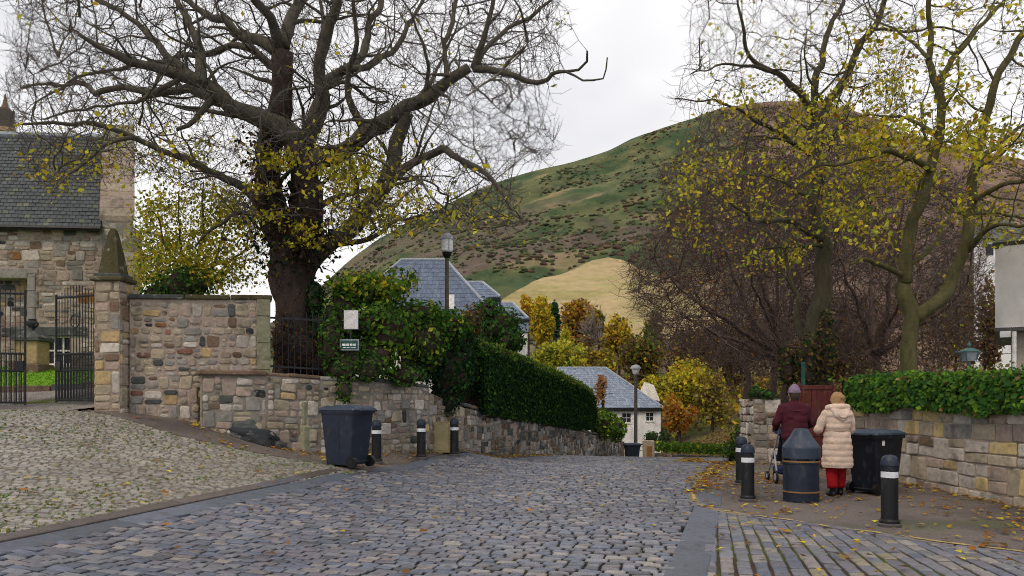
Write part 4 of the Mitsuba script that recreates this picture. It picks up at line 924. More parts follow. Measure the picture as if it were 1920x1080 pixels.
endr = np.clip((17.45 - Yh) / .45, 0, 1) ** .5; X_ = xc + .24 + (X_ - xc - .24) * endr; Z_ = 1.7 + (Z_ - 1.7) * (.35 + .65 * endr)
m, u = leaves(np.c_[X_, Yh, Z_], .095, R, cols=['ivy', 'green', 'dkgreen', 'bright', 'brown'], wts=[5, 4, 3, 2.4, .3], aspect=.85, nrm=np.c_[fx * .9, np.zeros(n) - .35, fz * .8 + .15])
add('leaves', m, 'leaf', uv=u, parent=ih, kind='stuff')
p = np.c_[np.interp(yq := np.arange(7, 17.3, .12), [7, 17.4], [7.66, 7.52]) + .3 * R.normal(size=len(yq)), yq, np.full(len(yq), 1.98)]
m, u = leaves(np.repeat(p, 9, 0) + R.normal(size=(9 * len(p), 3)) * [.10, .08, .07], .075, R, cols=['brown', 'straw', 'bright', 'ivy'], wts=[1.2, .8, 3, 3]); add('leaves', m, 'leaf', uv=u, parent=ih, kind='stuff')
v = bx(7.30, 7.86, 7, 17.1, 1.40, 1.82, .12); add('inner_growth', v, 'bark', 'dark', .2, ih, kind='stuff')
# clipped hedge above the roadside wall
hd = thing('hedge', 'long clipped dark evergreen hedge sloping down above the roadside wall', 'hedge')
e = (HB - HA) / np.linalg.norm(HB - HA); nr = np.array([e[1], -e[0]]); Lh = np.linalg.norm(HB - HA)
n = 46000; s = Lh * (.035 + .60 * R.random(n) ** 1.25)
topz = np.interp(s / Lh, [.03, .06, .2, .4, .55, .62, .64], [2.9, 3.12, 2.98, 2.62, 2.3, 2.02, 1.6]); lowz = np.interp(s / Lh, [0, .5, .64], [1.35, .32, .25]) - .1
face_ = R.random(n); wdt = 1.5
front = face_ < .66; topf = (face_ >= .66) & (face_ < .93)
off = np.where(front, .12, np.where(topf, .12 - wdt * R.random(n), .12 - wdt)) + R.normal(size=n) * .045
bulge = .16 * (meshkit.fbm(np.c_[s * .5, face_ * 0, face_ * 0] * 1.0 + 3, 3) - .5)
zz = np.where(topf, topz + R.normal(size=n) * .04, lowz + (topz - lowz) * R.random(n) ** .9); round_ = np.clip((topz - zz) / .35, 0, 1) ** .5
off = np.where(front, off - .30 * (1 - round_) + bulge, off); zz = np.where(topf, zz - .25 * np.clip((off + .25) / .37, 0, 1) ** 2, zz)
s = np.where(s / Lh > .60, s - .0, s)
xy = HA + s[:, None] * e + off[:, None] * nr
nn = np.where(front[:, None], np.r_[nr, .25], np.r_[0, 0, 1.0])
col_front = front
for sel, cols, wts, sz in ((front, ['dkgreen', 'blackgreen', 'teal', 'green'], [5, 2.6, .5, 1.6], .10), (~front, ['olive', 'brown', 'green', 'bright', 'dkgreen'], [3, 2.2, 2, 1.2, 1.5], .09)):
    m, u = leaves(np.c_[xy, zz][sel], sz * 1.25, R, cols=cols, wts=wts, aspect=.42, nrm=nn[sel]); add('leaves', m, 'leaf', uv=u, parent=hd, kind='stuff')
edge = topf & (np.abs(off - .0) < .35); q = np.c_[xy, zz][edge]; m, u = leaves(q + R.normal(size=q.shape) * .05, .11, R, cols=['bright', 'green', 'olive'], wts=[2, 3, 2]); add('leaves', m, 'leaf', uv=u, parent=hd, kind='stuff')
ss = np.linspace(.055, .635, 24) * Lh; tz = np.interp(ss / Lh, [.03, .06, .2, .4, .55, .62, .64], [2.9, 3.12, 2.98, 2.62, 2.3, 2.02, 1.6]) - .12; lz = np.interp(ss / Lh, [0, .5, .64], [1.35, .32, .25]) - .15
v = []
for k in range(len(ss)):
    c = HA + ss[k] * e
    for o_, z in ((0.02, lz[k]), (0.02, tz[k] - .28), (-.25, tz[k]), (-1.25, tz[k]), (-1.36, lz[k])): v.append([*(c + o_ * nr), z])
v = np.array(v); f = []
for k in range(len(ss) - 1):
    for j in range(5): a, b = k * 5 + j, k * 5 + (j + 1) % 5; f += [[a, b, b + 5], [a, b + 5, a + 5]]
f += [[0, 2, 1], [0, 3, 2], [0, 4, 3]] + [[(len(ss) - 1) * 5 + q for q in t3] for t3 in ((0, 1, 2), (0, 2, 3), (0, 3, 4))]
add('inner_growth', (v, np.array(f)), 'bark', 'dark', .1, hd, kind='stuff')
mass(hd, [E(893, 690, 20, 58, 22.0, .55)], 330, .10, ['dkgreen', 'blackgreen', 'green'], [4, 3, 1])
# bank of dry grass and a low green strip beyond the bottom wall
n = 9000; q = np.c_[R.uniform(9, 24, n), R.uniform(44, 74, n)]; q = q[(q[:, 0] > 8.2 + (q[:, 1] - 49.3) * -.55 + .8)]
m, u = leaves(np.c_[q, G(q[:, 0], q[:, 1]) + .15 + .25 * R.random(len(q))], .62, R, cols=['straw', 'brown', 'orange', 'olive'], wts=[6, 2, .5, 1], aspect=.16, flat=.0)
add('dry_grass', m, 'leaf', uv=u, kind='stuff', label='tawny dry grass bank beyond the bottom wall', cat='grass')
w = np.array([[8.6, 49.9], [14.1, 40.2]]); k = R.random(3800); q = w[0] + k[:, None] * (w[1] - w[0]) + R.normal(size=(3800, 2)) * .35; 
t = thing('verge_shrub', 'bright low leafy strip growing along the bottom roadside wall', 'shrub')
m, u = leaves(np.c_[q, np.interp(k, [0, 1], [-1.65, -1.4]) + .05 + .55 * R.random(3800)], .17, R, cols=['bright', 'green', 'lime', 'dkgreen'], wts=[3, 4, 1, 2]); add('leaves', m, 'leaf', uv=u, parent=t, kind='stuff')
# fallen leaves
n = 2600; q = []
while len(q) < n:
    a = [R.uniform(-9, 9.4), R.uniform(6, 24)]; w = 0.08
    if PAVR.contains(Point(a)): w = .8 if a[1] < 15 else 1.0
    elif PAVL.contains(Point(a)): w = .9
    elif FORE.contains(Point(a)): w = .22
    elif APR.contains(Point(a)): w = .35
    elif ROAD.contains(Point(a)): w = .035
    else: w = 0
    if w and R.random() < w * (1.6 * meshkit.noise(np.array([[a[0] * .8, a[1] * .8, 0]]), 4)[0] ** 2 + .1): q.append(a)
for line, k in (([(5.5, 19.3), (4.7, 21.5), (5.5, 24)], 500), ([(7.2, 16.8), (7.3, 11), (7.3, 8)], 260), ([(-2.4, 18.0), (-1.2, 20.2), (1.5, 27)], 420), ([(-6.2, 15.4), (-4.4, 16.5), (-2.9, 17.2)], 160), ([tuple(hit(1300, 925)), tuple(hit(1340, 880)), tuple(hit(1380, 872))], 420)):
    ln = LineString(line)
    for _ in range(k): c = ln.interpolate(R.random(), normalized=True); q.append([c.x + R.normal() * .16, c.y + R.normal() * .25])
q = np.array(q); m, u = leaves(np.c_[q, G(q[:, 0], q[:, 1]) + .022 + .012 * R.random(len(q))], .085, R, cols=['gold', 'orange', 'brown', 'yellow', 'straw'], wts=[3, 3, 4, 1.6, 1.6], flat=.85, aspect=.75)
add('fallen_leaves', m, 'leaf', uv=u, kind='stuff', label='scattered yellow and brown fallen leaves on pavements and setts', cat='leaves')
# moss tufts in the forecourt joints
n = 2600; q = np.c_[R.uniform(-9.5, -2, n), R.uniform(6, 15, n)]; q = q[contains_xy(FORE, q[:, 0], q[:, 1])]; q = q[meshkit.fbm(np.c_[q * .9, q[:, 0] * 0], 3, 7) > .47]
m, u = leaves(np.repeat(np.c_[q, G(q[:, 0], q[:, 1]) + .0], 3, 0) + R.normal(size=(3 * len(q), 3)) * [.03, .03, .004], .05, R, cols=['olive', 'green', 'bright'], wts=[3, 3, 1], aspect=.4)
add('moss', m, 'leaf', uv=u, kind='stuff', label='moss and grass blades in the forecourt joints', cat='moss')
# ------------------------------------------------------------------ hill, field, valley trees
SIL = np.array([(-900, 715), (-300, 705), (0, 695), (300, 670), (500, 610), (580, 555), (650, 492), (705, 450), (760, 415), (900, 352), (1000, 322), (1100, 298), (1140, 285), (1180, 265), (1240, 243), (1300, 225), (1350, 206), (1420, 192), (1480, 186), (1540, 190),
                (1600, 206), (1650, 226), (1680, 248), (1750, 264), (1900, 292), (2100, 340), (2400, 430), (3000, 600), (3800, 690)], float)
YR, YB = 460., 150.
def hillz(x, y):
    x, y = np.broadcast_arrays(np.asarray(x, float), np.asarray(y, float))
    px = CX + FOC * x / np.maximum(y, 1); zr = EYE + (HY - np.interp(px, SIL[:, 0], SIL[:, 1])) / FOC * YR
    u = (y - YB) / (YR - YB); z0 = 2 + .02 * (y - YB) * 0
    up = z0 + (zr - z0) * np.clip(u, 0, 1) ** 1.06
    p = np.stack([x * .018, y * .018, x * 0], -1)
    rough = (meshkit.fbm(p, 5, 3) - .5) * 18 * np.clip(u * 3, 0, 1) * np.clip((1.05 - u) * 5, .12, 1)
    back = np.where(u > 1, (zr - z0) * (u - 1) * .5, 0)
    return up + rough - back
add('hill', grid(np.r_[np.arange(-900, -260, 20), np.arange(-260, 420, 4.), np.arange(420, 1300, 20)], np.r_[np.arange(150, 480, 4.), np.arange(480, 900, 20)], hillz), 'hillmat', smooth=True, kind='structure', label='steep green and heather brown hillside rising behind the valley')
fpx = [(942, 566), (985, 540), (1020, 524), (1055, 517), (1085, 505), (1110, 492), (1140, 486), (1165, 490), (1190, 503), (1240, 528), (1330, 570), (1360, 610), (1260, 640), (1080, 640), (960, 620), (930, 590)]
fx = [hit(a, b, hillz, 150, 460, .5) for a, b in fpx]
add('field', sheet(Polygon(fx).buffer(0), hillz, 4., .5), 'fieldmat', smooth=True, kind='structure', label='pale golden grass field on the lower slope of the hill')
fp = Polygon(fx).buffer(2)
# gorse and heather clumps over the slope
vs, fs, us, n = [], [], [], 0
ico = trimesh.creation.icosphere(0, 1.0); iv, if_ = np.array(ico.vertices), np.array(ico.faces)
for _ in range(9000):
    y = R.uniform(185, 446); px = R.uniform(560, 1960); x = (px - CX) / FOC * y
    p3 = np.array([[x * .03, y * .02, 0]]); d = meshkit.fbm(p3, 4, 12)[0]
    if d < .47 or fp.contains(Point(x, y)): continue
    s = R.uniform(.3, .8) * (1 + (d - .47) * 2); v = iv * (1 + .5 * R.normal(size=(len(iv), 1)) * .5) * [s * 1.3, s, s * .75] + [x, y, float(hillz(x, y)) + s * .15]
    brown = px > 1250 + R.normal() * 110 or R.random() < .28
    c = R.choice(['plumleaf', 'brown', 'olive']) if brown else R.choice(['dkgreen', 'green', 'blackgreen', 'olive', 'plumleaf'])
    vs.append(v); fs.append(if_ + n); us.append(uvof(len(v), 'leaf', str(c), R.random())); n += len(v)
pal('scrubmat', dict(zip(PAL['leaf'], [(.15, .14, .03), (.15, .15, .03), (.085, .092, .042), (.2, .13, .03), (.2, .1, .03), (.2, .07, .03), (.058, .075, .036), (.05, .066, .034), (.042, .055, .032), (.03, .07, .02), (.06, .1, .02), (.11, .075, .05), (.25, .2, .1), (.02, .06, .04), (.1, .2, .02), (.085, .058, .05)])), rough=.95, spec=.1, var=.9, freq=1.1, contrast=.5)
add('gorse', (np.vstack(vs), np.vstack(fs)), 'scrubmat', uv=np.vstack(us), smooth=True, kind='stuff', label='gorse and heather clumps scattered over the hillside', cat='scrub')
vs = []
for cx, cy in ((1652, 268),):
    x, y = hit(cx, cy + 12, hillz, 200, 459, .5); b = trimesh.creation.icosphere(2, 1.); v = np.array(b.vertices) * (1 + .5 * (meshkit.fbm(np.array(b.vertices) * 1.5 + cx, 3) - .5)[:, None]); vs.append((v * [7, 5, 5] + [x, y, hillz(x, y) + 1], np.array(b.faces)))
add('crag', join(vs), 'stone', 'slate', .8, cat='crag', label='dark rocky outcrop on the skyline of the hill')

def groundy(Y, x): return float(G(x, Y)) if Y < 150 else float(hillz(x, Y))
def leafy(label, cx, top, bot, hw, Y, cols, wts, n=900, name='valley_tree', size=None, group=None, bare=False, narrow=False, dens=1.):
    t = thing(name, label, 'tree', group)
    s = Y / FOC; c = P(cx, (top + bot) / 2, Y); rx, rz = hw * s, (bot - top) / 2 * s
    gz = groundy(Y, c[0]) - .3; base = np.array([c[0], Y, min(gz, c[2] - rz)]); size = size or max(.16, .0042 * Y)
    tr = [base, [c[0] + .1, Y, c[2] - rz * .5], [c[0], Y, c[2] + rz * .4]]
    add('trunk', sweep(spline(tr, 4), np.linspace(.012 * Y * .16 + .06, .03, 9), 6), 'bark', 'pale' if bare else 'dark', .4, t, smooth=True)
    a, b = [], []
    for _ in range(46 if bare else 16):
        k = R.uniform(.15, .95); p0 = np.array(tr[1]) * (1 - k) + np.array(tr[2]) * k; d = R.normal(size=3) * [rx, rx, rz] * .62; d[2] = abs(d[2]) * (.8 if bare else .5); a.append(p0); b.append(p0 + d)
    a, b = np.array(a), np.array(b); m = tubes(a, b, np.full(len(a), .0007 * Y), np.full(len(a), .0003 * Y), 4); bp = [m]
    if bare:
        k = R.random((len(a), 14, 1)); p0 = (a[:, None] * (1 - k) + b[:, None] * k).reshape(-1, 3); d = R.normal(size=p0.shape) * [rx, rx, rz] * .22; d[:, 2] = np.abs(d[:, 2]); bp.append(tubes(p0, p0 + d, np.full(len(p0), .00035 * Y), np.full(len(p0), .0002 * Y), 3))
    add('branches', join(bp), 'bark', 'pale' if bare else 'twig', .4, t, kind='stuff')
    k = 12; cl = R.normal(size=(k, 3)); cl /= np.linalg.norm(cl, axis=1, keepdims=True); cl *= R.random((k, 1)) ** .5 * .72; cl[:, 2] = cl[:, 2] * .95
    pts = []
    for q in cl:
        m_ = int(n * dens * 1.5 / k); d = R.normal(size=(m_, 3)); d /= np.linalg.norm(d, axis=1, keepdims=True); rr = R.uniform(.42, .66) * (.5 + .5 * R.random((m_, 1)))
        pts.append(q + d * rr)
    pts = np.vstack(pts)
    if narrow: pts[:, :2] *= np.clip(1.05 - (pts[:, 2:] + 1) / 2, .12, 1)
    m, u = leaves(np.array(c) + pts * [rx, rx, rz], size, R, cols=cols, wts=wts, aspect=.85); add('crown', m, 'leaf', uv=u, parent=t, kind='stuff')
VT = 'trees down in the valley'
leafy('small gold orange tree against the golden field beside the slate roofs', 990, 557, 625, 16, 128, ['gold', 'orange', 'yellow'], [3, 2, 2], 800, group=VT)
leafy('bright gold tree with dark flecks right of the white gable', 1015, 562, 655, 30, 116, ['yellow', 'gold', 'olive'], [5, 3, 2], 1900, group=VT)
leafy('dark blue green conifer at the foot of the field, left of a pair', 1006, 552, 640, 14, 165, ['teal', 'dkgreen'], [2, 3], 900, group=VT)
leafy('dark blue green conifer at the foot of the field, right of a pair', 1041, 557, 640, 13, 165, ['teal', 'dkgreen'], [2, 3], 900, group=VT)
leafy('broad russet brown tree below the golden field', 1085, 560, 650, 42, 140, ['gold', 'orange', 'brown', 'olive'], [4, 2.4, 3, 1.5], 2300, group=VT)
leafy('olive green tree just right of the russet one', 1122, 572, 650, 18, 146, ['olive', 'green', 'brown'], [4, 1, 2], 900, group=VT)
leafy('pale leafless birch standing in front of the russet tree', 1106, 588, 680, 20, 108, ['straw', 'brown'], [2, 1], 160, group=VT, bare=True)
leafy('narrow lime yellow tree with a pointed top', 1060, 598, 665, 15, 94, ['yellow', 'lime'], [3, 4], 900, group=VT, narrow=True)
leafy('spreading lime and olive tree behind the end of the hedge', 1040, 632, 720, 62, 88, ['lime', 'olive', 'yellow', 'green'], [5, 4, 1.6, 1], 3300, group=VT)
leafy('olive and gold tree behind the cottage ridge', 1112, 642, 720, 46, 92, ['olive', 'gold', 'brown', 'lime'], [4, 2, 3, 1.4], 2300, group=VT)
leafy('golden tree leaning right of the pale birch', 1160, 588, 690, 34, 112, ['gold', 'yellow', 'brown', 'olive'], [4, 2, 2, 2], 2100, group=VT)
leafy('mottled brown green tree behind the second lamp post', 1200, 620, 730, 46, 100, ['brown', 'olive', 'green', 'plumleaf', 'gold'], [3.5, 3.5, 1.5, 2, .8], 2700, group=VT)
leafy('dusky green tree above the second lamp post', 1225, 585, 700, 22, 118, ['green', 'olive', 'brown'], [3, 3, 2], 1200, group=VT)
leafy('brown half bare tree beneath the purple brown branches', 1290, 600, 740, 60, 105, ['brown', 'plumleaf', 'olive', 'gold'], [4, 4, 2, .8], 2500, group=VT)
leafy('brown wooded clump low on the slope behind the lime trunk', 1400, 560, 740, 80, 110, ['brown', 'plumleaf', 'olive'], [4, 5, 1.6], 2600, group=VT)
leafy('dull brown trees low on the slope behind the sycamore', 1580, 520, 740, 110, 112, ['brown', 'plumleaf', 'olive'], [4, 5, 1.4], 3600, group=VT)
leafy('olive brown tree behind the teal lantern', 1790, 470, 740, 70, 70, ['brown', 'olive', 'plumleaf', 'lime'], [4, 3, 4, .5], 2600, group=VT)
leafy('dull brown bush in front of the far pale house', 1842, 492, 760, 34, 48, ['brown', 'plumleaf', 'olive'], [4, 3, 2], 1500, group=VT)
leafy('bare grey brown tree beside the white upper storey', 1760, 420, 740, 70, 52, ['brown', 'plumleaf'], [2, 2], 300, group=VT, bare=True)
leafy('broad yellow olive tree right of the white cottage', 1272, 668, 790, 66, 82, ['yellow', 'olive', 'lime', 'gold'], [4, 4, 2, 2], 3600, group=VT)
leafy('tawny tree dropping to the grass bank', 1335, 690, 800, 34, 78, ['olive', 'yellow', 'brown', 'straw'], [3, 2, 3, 2], 1500, group=VT)
leafy('little orange red maple at the corner of the white cottage', 1272, 735, 822, 32, 66, ['orange', 'gold', 'red', 'straw'], [5, 3, .8, 1.4], 1100, group=VT)
leafy('slender sapling with peach orange leaves in front of the cottage roof', 1128, 700, 770, 15, 52, ['orange', 'straw'], [3, 2], 130, name='sapling', size=.2)

n = 15000; q = np.c_[R.uniform(-12, 75, n), R.uniform(84, 160, n)]; pq = CX + FOC * q[:, 0] / q[:, 1]; q = q[(pq > 880) & (pq < 1900)]
hz_ = np.where(q[:, 1] < 150, G(q[:, 0], q[:, 1]), hillz(q[:, 0], q[:, 1])); k = np.repeat(np.arange(len(q)), 2)
big = 2.6 * meshkit.fbm(np.c_[q * .16, q[:, 0] * 0], 3, 6)
m, u = leaves(np.c_[q, hz_ + big * R.random(len(q)) ** .5][k] + R.normal(size=(len(k), 3)) * .4, .62, R, cols=['brown', 'olive', 'plumleaf', 'gold', 'lime', 'green'], wts=[4, 4, 3, 1.2, 1, 1], aspect=.8)
add('undergrowth', m, 'leaf', uv=u, kind='stuff', label='tangled autumn scrub between the valley trees', cat='undergrowth')

# ------------------------------------------------------------------ buildings
def quad(*pts): return np.array(pts, float), np.array([[0, 1, 2], [0, 2, 3]]) if len(pts) == 4 else np.array([[0, 1, 2]])
def slab(pts, th):
    """a polygon of 3-4 points thickened downwards along its normal"""
    p = np.array(pts, float); n = np.cross(p[1] - p[0], p[2] - p[0]); n /= np.linalg.norm(n); n = n if n[2] > 0 else -n
    return m3.Manifold.hull_points(np.vstack([p, p - n * th]))
def slates(parent, pts, rows_, cols_, tone, tone2=.5, mossy=.1):
    """overlapping slates on a roof slope: pts = eave left, eave right, ridge right, ridge left"""
    a, b, c, d = [np.array(q, float) for q in pts]; n = np.cross(b - a, d - a); n /= np.linalg.norm(n); n = n if n[2] > 0 else -n
    ms = []; 
    for i in range(rows_):
        v0, v1 = i / rows_, min(1, (i + 1.25) / rows_); m = cols_
        for j in range(m + 1):
            u0, u1 = (j - .5 * (i % 2)) / m, (j + 1 - .5 * (i % 2)) / m; u0, u1 = max(0, u0) + .0012, min(1, u1) - .0012
            if u1 - u0 < .003: continue
            at = lambda u, v: (a * (1 - u) + b * u) * (1 - v) + (d * (1 - u) + c * u) * v
            h = .022 + R.uniform(0, .012); q = np.array([at(u0, v0) + n * h, at(u1, v0) + n * h, at(u1, v1) + n * .006, at(u0, v1) + n * .006, at(u0, v0), at(u1, v0)])
            t = tone if R.random() > mossy else 'mossy'
            ms.append(((q, np.array([[0, 1, 2], [0, 2, 3], [4, 5, 1], [4, 1, 0]])), uvof(6, 'slate', t, R.random())))
    m, u = joinuv(ms); add('slates', m, 'slate', uv=u, parent=parent, kind='stuff')
    return n
def window(parent, face, u0, u1, z0, z1, bars=(1, 1), frame='white', sill='white', d=.10, cols=None):
    w = add('window', face(bx(u0, u1, z0, z1, -d - .02, -d)), 'gloss', 'pane', .5, parent)
    fr = []
    t = .05
    for a in ((u0, u0 + t, z0, z1), (u1 - t, u1, z0, z1), (u0 + t, u1 - t, z0, z0 + t), (u0 + t, u1 - t, z1 - t, z1)): fr.append(bx(a[0], a[1], a[2], a[3], -d, -d + .05))
    for k in range(bars[0]): x = u0 + (u1 - u0) * (k + 1) / (bars[0] + 1); fr.append(bx(x - .022, x + .022, z0 + t, z1 - t, -d + .001, -d + .042))
    for k in range(bars[1]): z = z0 + (z1 - z0) * (k + 1) / (bars[1] + 1); fr.append(bx(u0 + t, u1 - t, z - .022, z + .022, -d + .002, -d + .045))
    add('frame', face(join(fr)), 'gloss', frame, .6, w)
    if sill: add('sill', face(bx(u0 - .06, u1 + .06, z0 - .10, z0, -d, .06, .01)), 'gloss', sill, .6, w)
def wall_with_holes(face, u0, u1, z0, z1, holes, t):
    p = sbox(u0, z0, u1, z1)
    for h in holes: p = p.difference(sbox(*h))
    m = trimesh.creation.extrude_polygon(p, t, engine='earcut'); v, f = tri(m); v = v.copy(); v[:, 2] -= t
    return face((v, f))

# the kirk at the left
ch = thing('church', 'old pinkish rubble church with dark slate roof and raised stone gable behind the gates', 'church')
fa, fb = P(-420, 0, 23.0)[:2], P(250, 0, 23.9)[:2]; F = Face(fa, fb)
def on(px, py):                                             # pixel -> (u, z) on the church's front wall
    t = (px - CX) / FOC; k = (fa[0] - t * fa[1]) / (t * F.e[1] - F.e[0]); Y = fa[1] + k * F.e[1]; return k, EYE + (HY - py) / FOC * Y
F.len += 0; Dv = F.a + F.e * F.len; Dv = Dv / np.linalg.norm(Dv); FW = Face(fa, fb); FW.n = -Dv
ez = on(100, 424)[1]; zg = 1.9
hd_ = [on(-40, 640), on(52, 522)]; wn = [on(82, 684), on(131, 630)]
holes = [(hd_[0][0], hd_[0][1], hd_[1][0], hd_[1][1]), (wn[0][0], wn[0][1], wn[1][0], wn[1][1])]
add('wall', wall_with_holes(F, 0, F.len, zg, ez, holes, .7), 'mortar', 'lime', .5, ch)
wp = sbox(on(-120, 0)[0], zg + .3, F.len - .0, ez)
for h in holes: wp = wp.difference(sbox(h[0] - .28, h[1] - .02, h[2] + .30, h[3] + .30))
stones(F, wp, ch, .36, .175, ['pink', 'buff', 'pale', 'grey', 'dark', 'rust', 'brown', 'red', 'slate'], [6.5, 3, 5.5, 2., .8, .2, .5, .3, .4], jit=.11, joint=.014, rnd=.03, depth=(.01, .03), part='wall__stone')
h = holes[0]
add('doorway', F(bx(h[0], h[2], h[1], h[3], -.68, -.5)), 'stone', 'pink', .4, ch)
stones(F.__class__(F.a - F.n * .5, F.a - F.n * .5 + F.e), sbox(h[0], h[1], h[2], h[3]), ch, .3, .2, ['pink', 'slate', 'ochre', 'pale', 'dark'], [4, 1, 1, 2, .8], jit=.1, depth=(.01, .02), part='doorway__stone')
for i, z in enumerate(np.arange(h[1], h[3] + .28, .5)): add('jamb', F(bx(h[2], h[2] + [.30, .22][i % 2], z, min(z + .49, h[3] + .28), -.5, .035, .012)), 'stone', 'grey', .75, ch)
add('lintel', F(bx(h[0], h[2] - .004, h[3], h[3] + .28, -.5, .04, .012)), 'stone', 'grey', .7, ch)
h = holes[1]; window(ch, F, h[0], h[2], h[1], h[3], (2, 1), d=.18, sill='white')
add('lintel', F(bx(h[0] - .9, h[2] + .5, h[3], h[3] + .26, -.1, .05, .015)), 'stone', 'slate', .7, ch)
run = 3.4; ridge = EYE + (HY - 250) / FOC * (on(0, 250)[1] * 0 + 26.4); up = ridge - ez
L0, R0 = on(-380, 0)[0], on(190, 0)[0]
o3 = lambda u, z, w: np.array([*(F.a + F.e * u + FW.n * w), z])
slp = [o3(L0, ez - .06, .22), o3(R0, ez - .06, .22), o3(R0, ridge, -run), o3(L0, ridge, -run)]
rf = add('roof', slab(slp, .12), 'slate', 'dark', .3, ch)
slates(rf, slp, 26, 46, 'dark', mossy=.08)
add('ridge_tile', join([bx(0, 1, 0, 1, 0, 1)][:0] + [sweep([o3(L0, ridge + .02, -run), o3(R0, ridge + .02, -run)], .11, 8)]), 'slate', 'lead', .3, rf)
add('rear_slope', slab([o3(L0, ridge, -run), o3(R0, ridge, -run), o3(R0, ez, -run * 2), o3(L0, ez, -run * 2)], .12), 'slate', 'dark', .4, rf)
add('gutter', sweep([o3(L0, ez - .10, .26), o3(R0, ez - .10, .26)], .07, 8), 'gloss', 'black', .5, ch)
G2 = Face(o3(R0 + .02, 0, .03)[:2], o3(F.len, 0, .03)[:2]); tk = G2.len
gp_ = [(.03, ez - .9), (.03, ez + .2), (-run, ridge + .35), (-run - .5, ridge + .35), (-run - .5, ez - .9)]
prof = Polygon(gp_); m = trimesh.creation.extrude_polygon(prof, tk, engine='earcut'); v, f = tri(m); v = np.stack([R0 + .02 + v[:, 2], v[:, 1], v[:, 0]], 1)
gw = add('gable', FW((v, f)), 'mortar', 'grey', .5, ch)
add('end_wall', FW(bx(F.len - .6, F.len, zg, ez - .9, -run * 2, -.71)), 'mortar', 'grey', .5, ch)
for z in np.arange(zg + .3, ez + .1, .42):
    w = [.34, .52][int(round((z - zg) / .42)) % 2]; add('quoin', FW(bx(F.len - w, F.len + .01, z, z + .40, -.6, .05, .012)), 'stone', R.choice(['pale', 'grey', 'pink', 'dressed']), R.random(), ch)
sl = np.hypot(run + .03, ridge + .35 - ez - .2); nst = 12
for i in range(nst):                                        # skew stones up the gable
    a, b = i / nst + .003, (i + 1) / nst - .003; lo, hi = np.array([.03, ez + .2]), np.array([-run, ridge + .35]); p0, p1 = lo + (hi - lo) * a, lo + (hi - lo) * b
    vv = [[u, q[1] + dz, q[0]] for u in (R0 - .06, F.len + .04) for q in (p0, p1) for dz in (-.02, .13)]
    add('skew_stone', FW(tri(m3.Manifold.hull_points(np.array(vv)))), 'stone', 'dressed' if i > 8 else R.choice(['pink', 'grey', 'buff', 'pink']), .25 + R.random() * .25, gw)
FG = Face(*[o3(u, 0, .031)[:2] for u in (R0 + .03, F.len - .03)])
stones(FG, sbox(0, ez - .85, FG.len, ez + .14), ch, .35, .25, ['pink', 'pale', 'grey'], [3, 3, 2], jit=.08, depth=(.01, .02), part='gable__stone')
# church tower far behind
tw = thing('church_tower', 'weathered church tower with pinnacles, just visible at the left edge above the roof', 'tower')
x1 = P(28, 0, 34)[0]; zt = P(0, 208, 34)[2]; ta = math.atan2(-x1, 34); TW = lambda m: xform(m, ta, (x1, 34, 0))
add('wall', TW(bx(-4.4, 0, 0, 4.4, 2, zt)), 'mortar', 'darkstone', .5, tw)
for sx in (-.35, -1.55, -2.8, -4.05): add('pinnacle', TW(lathe([(.2, zt - .1), (.2, zt + .15), (.13, zt + .2), (.02, zt + .75)], 6, sx, .3)), 'stone', 'brown', .3, tw)
add('string_course', TW(bx(-4.5, .06, -.1, 4.5, zt - .95, zt - .75, .03)), 'stone', 'ochre', .2, tw)
for sx in (-1.0, -2.4, -3.8): add('louvre', TW(bx(sx - .3, sx + .3, -.1, -.01, zt - 3.6, zt - 1.4)), 'stone', 'dark', .5, tw)
# tomb with urn
tb = thing('tomb', 'stepped sandstone tomb with mossy cap and dark urn on the churchyard lawn', 'tomb')
c = P(61, 690, 22.6); s = 22.6 / FOC; zb_ = float(gard(c[0], 22.6))
add('plinth', xform(bx(-.40, .40, -.40, .40, -.1, .22, .02), 0, (c[0], 22.6, zb_)), 'stone', 'brown', .1, tb)
add('body', xform(bx(-.31, .31, -.31, .31, .22, .88, .02), 0, (c[0], 22.6, zb_)), 'stone', 'ochre', .35, tb)
add('cap', xform(tri(m3.Manifold.hull_points(np.array([[a * w, b * w, z] for a in (-1, 1) for b in (-1, 1) for w, z in ((.40, .88), (.40, .97), (.20, 1.16))]))), 0, (c[0], 22.6, zb_)), 'stone', 'slate', .25, tb)
add('urn', xform(lathe([(.07, 1.16), (.05, 1.22), (.15, 1.33), (.16, 1.40), (.10, 1.46), (.11, 1.5), (0, 1.52)], 14), 0, (c[0], 22.6, zb_)), 'stone', 'dark', .6, tb, smooth=40)
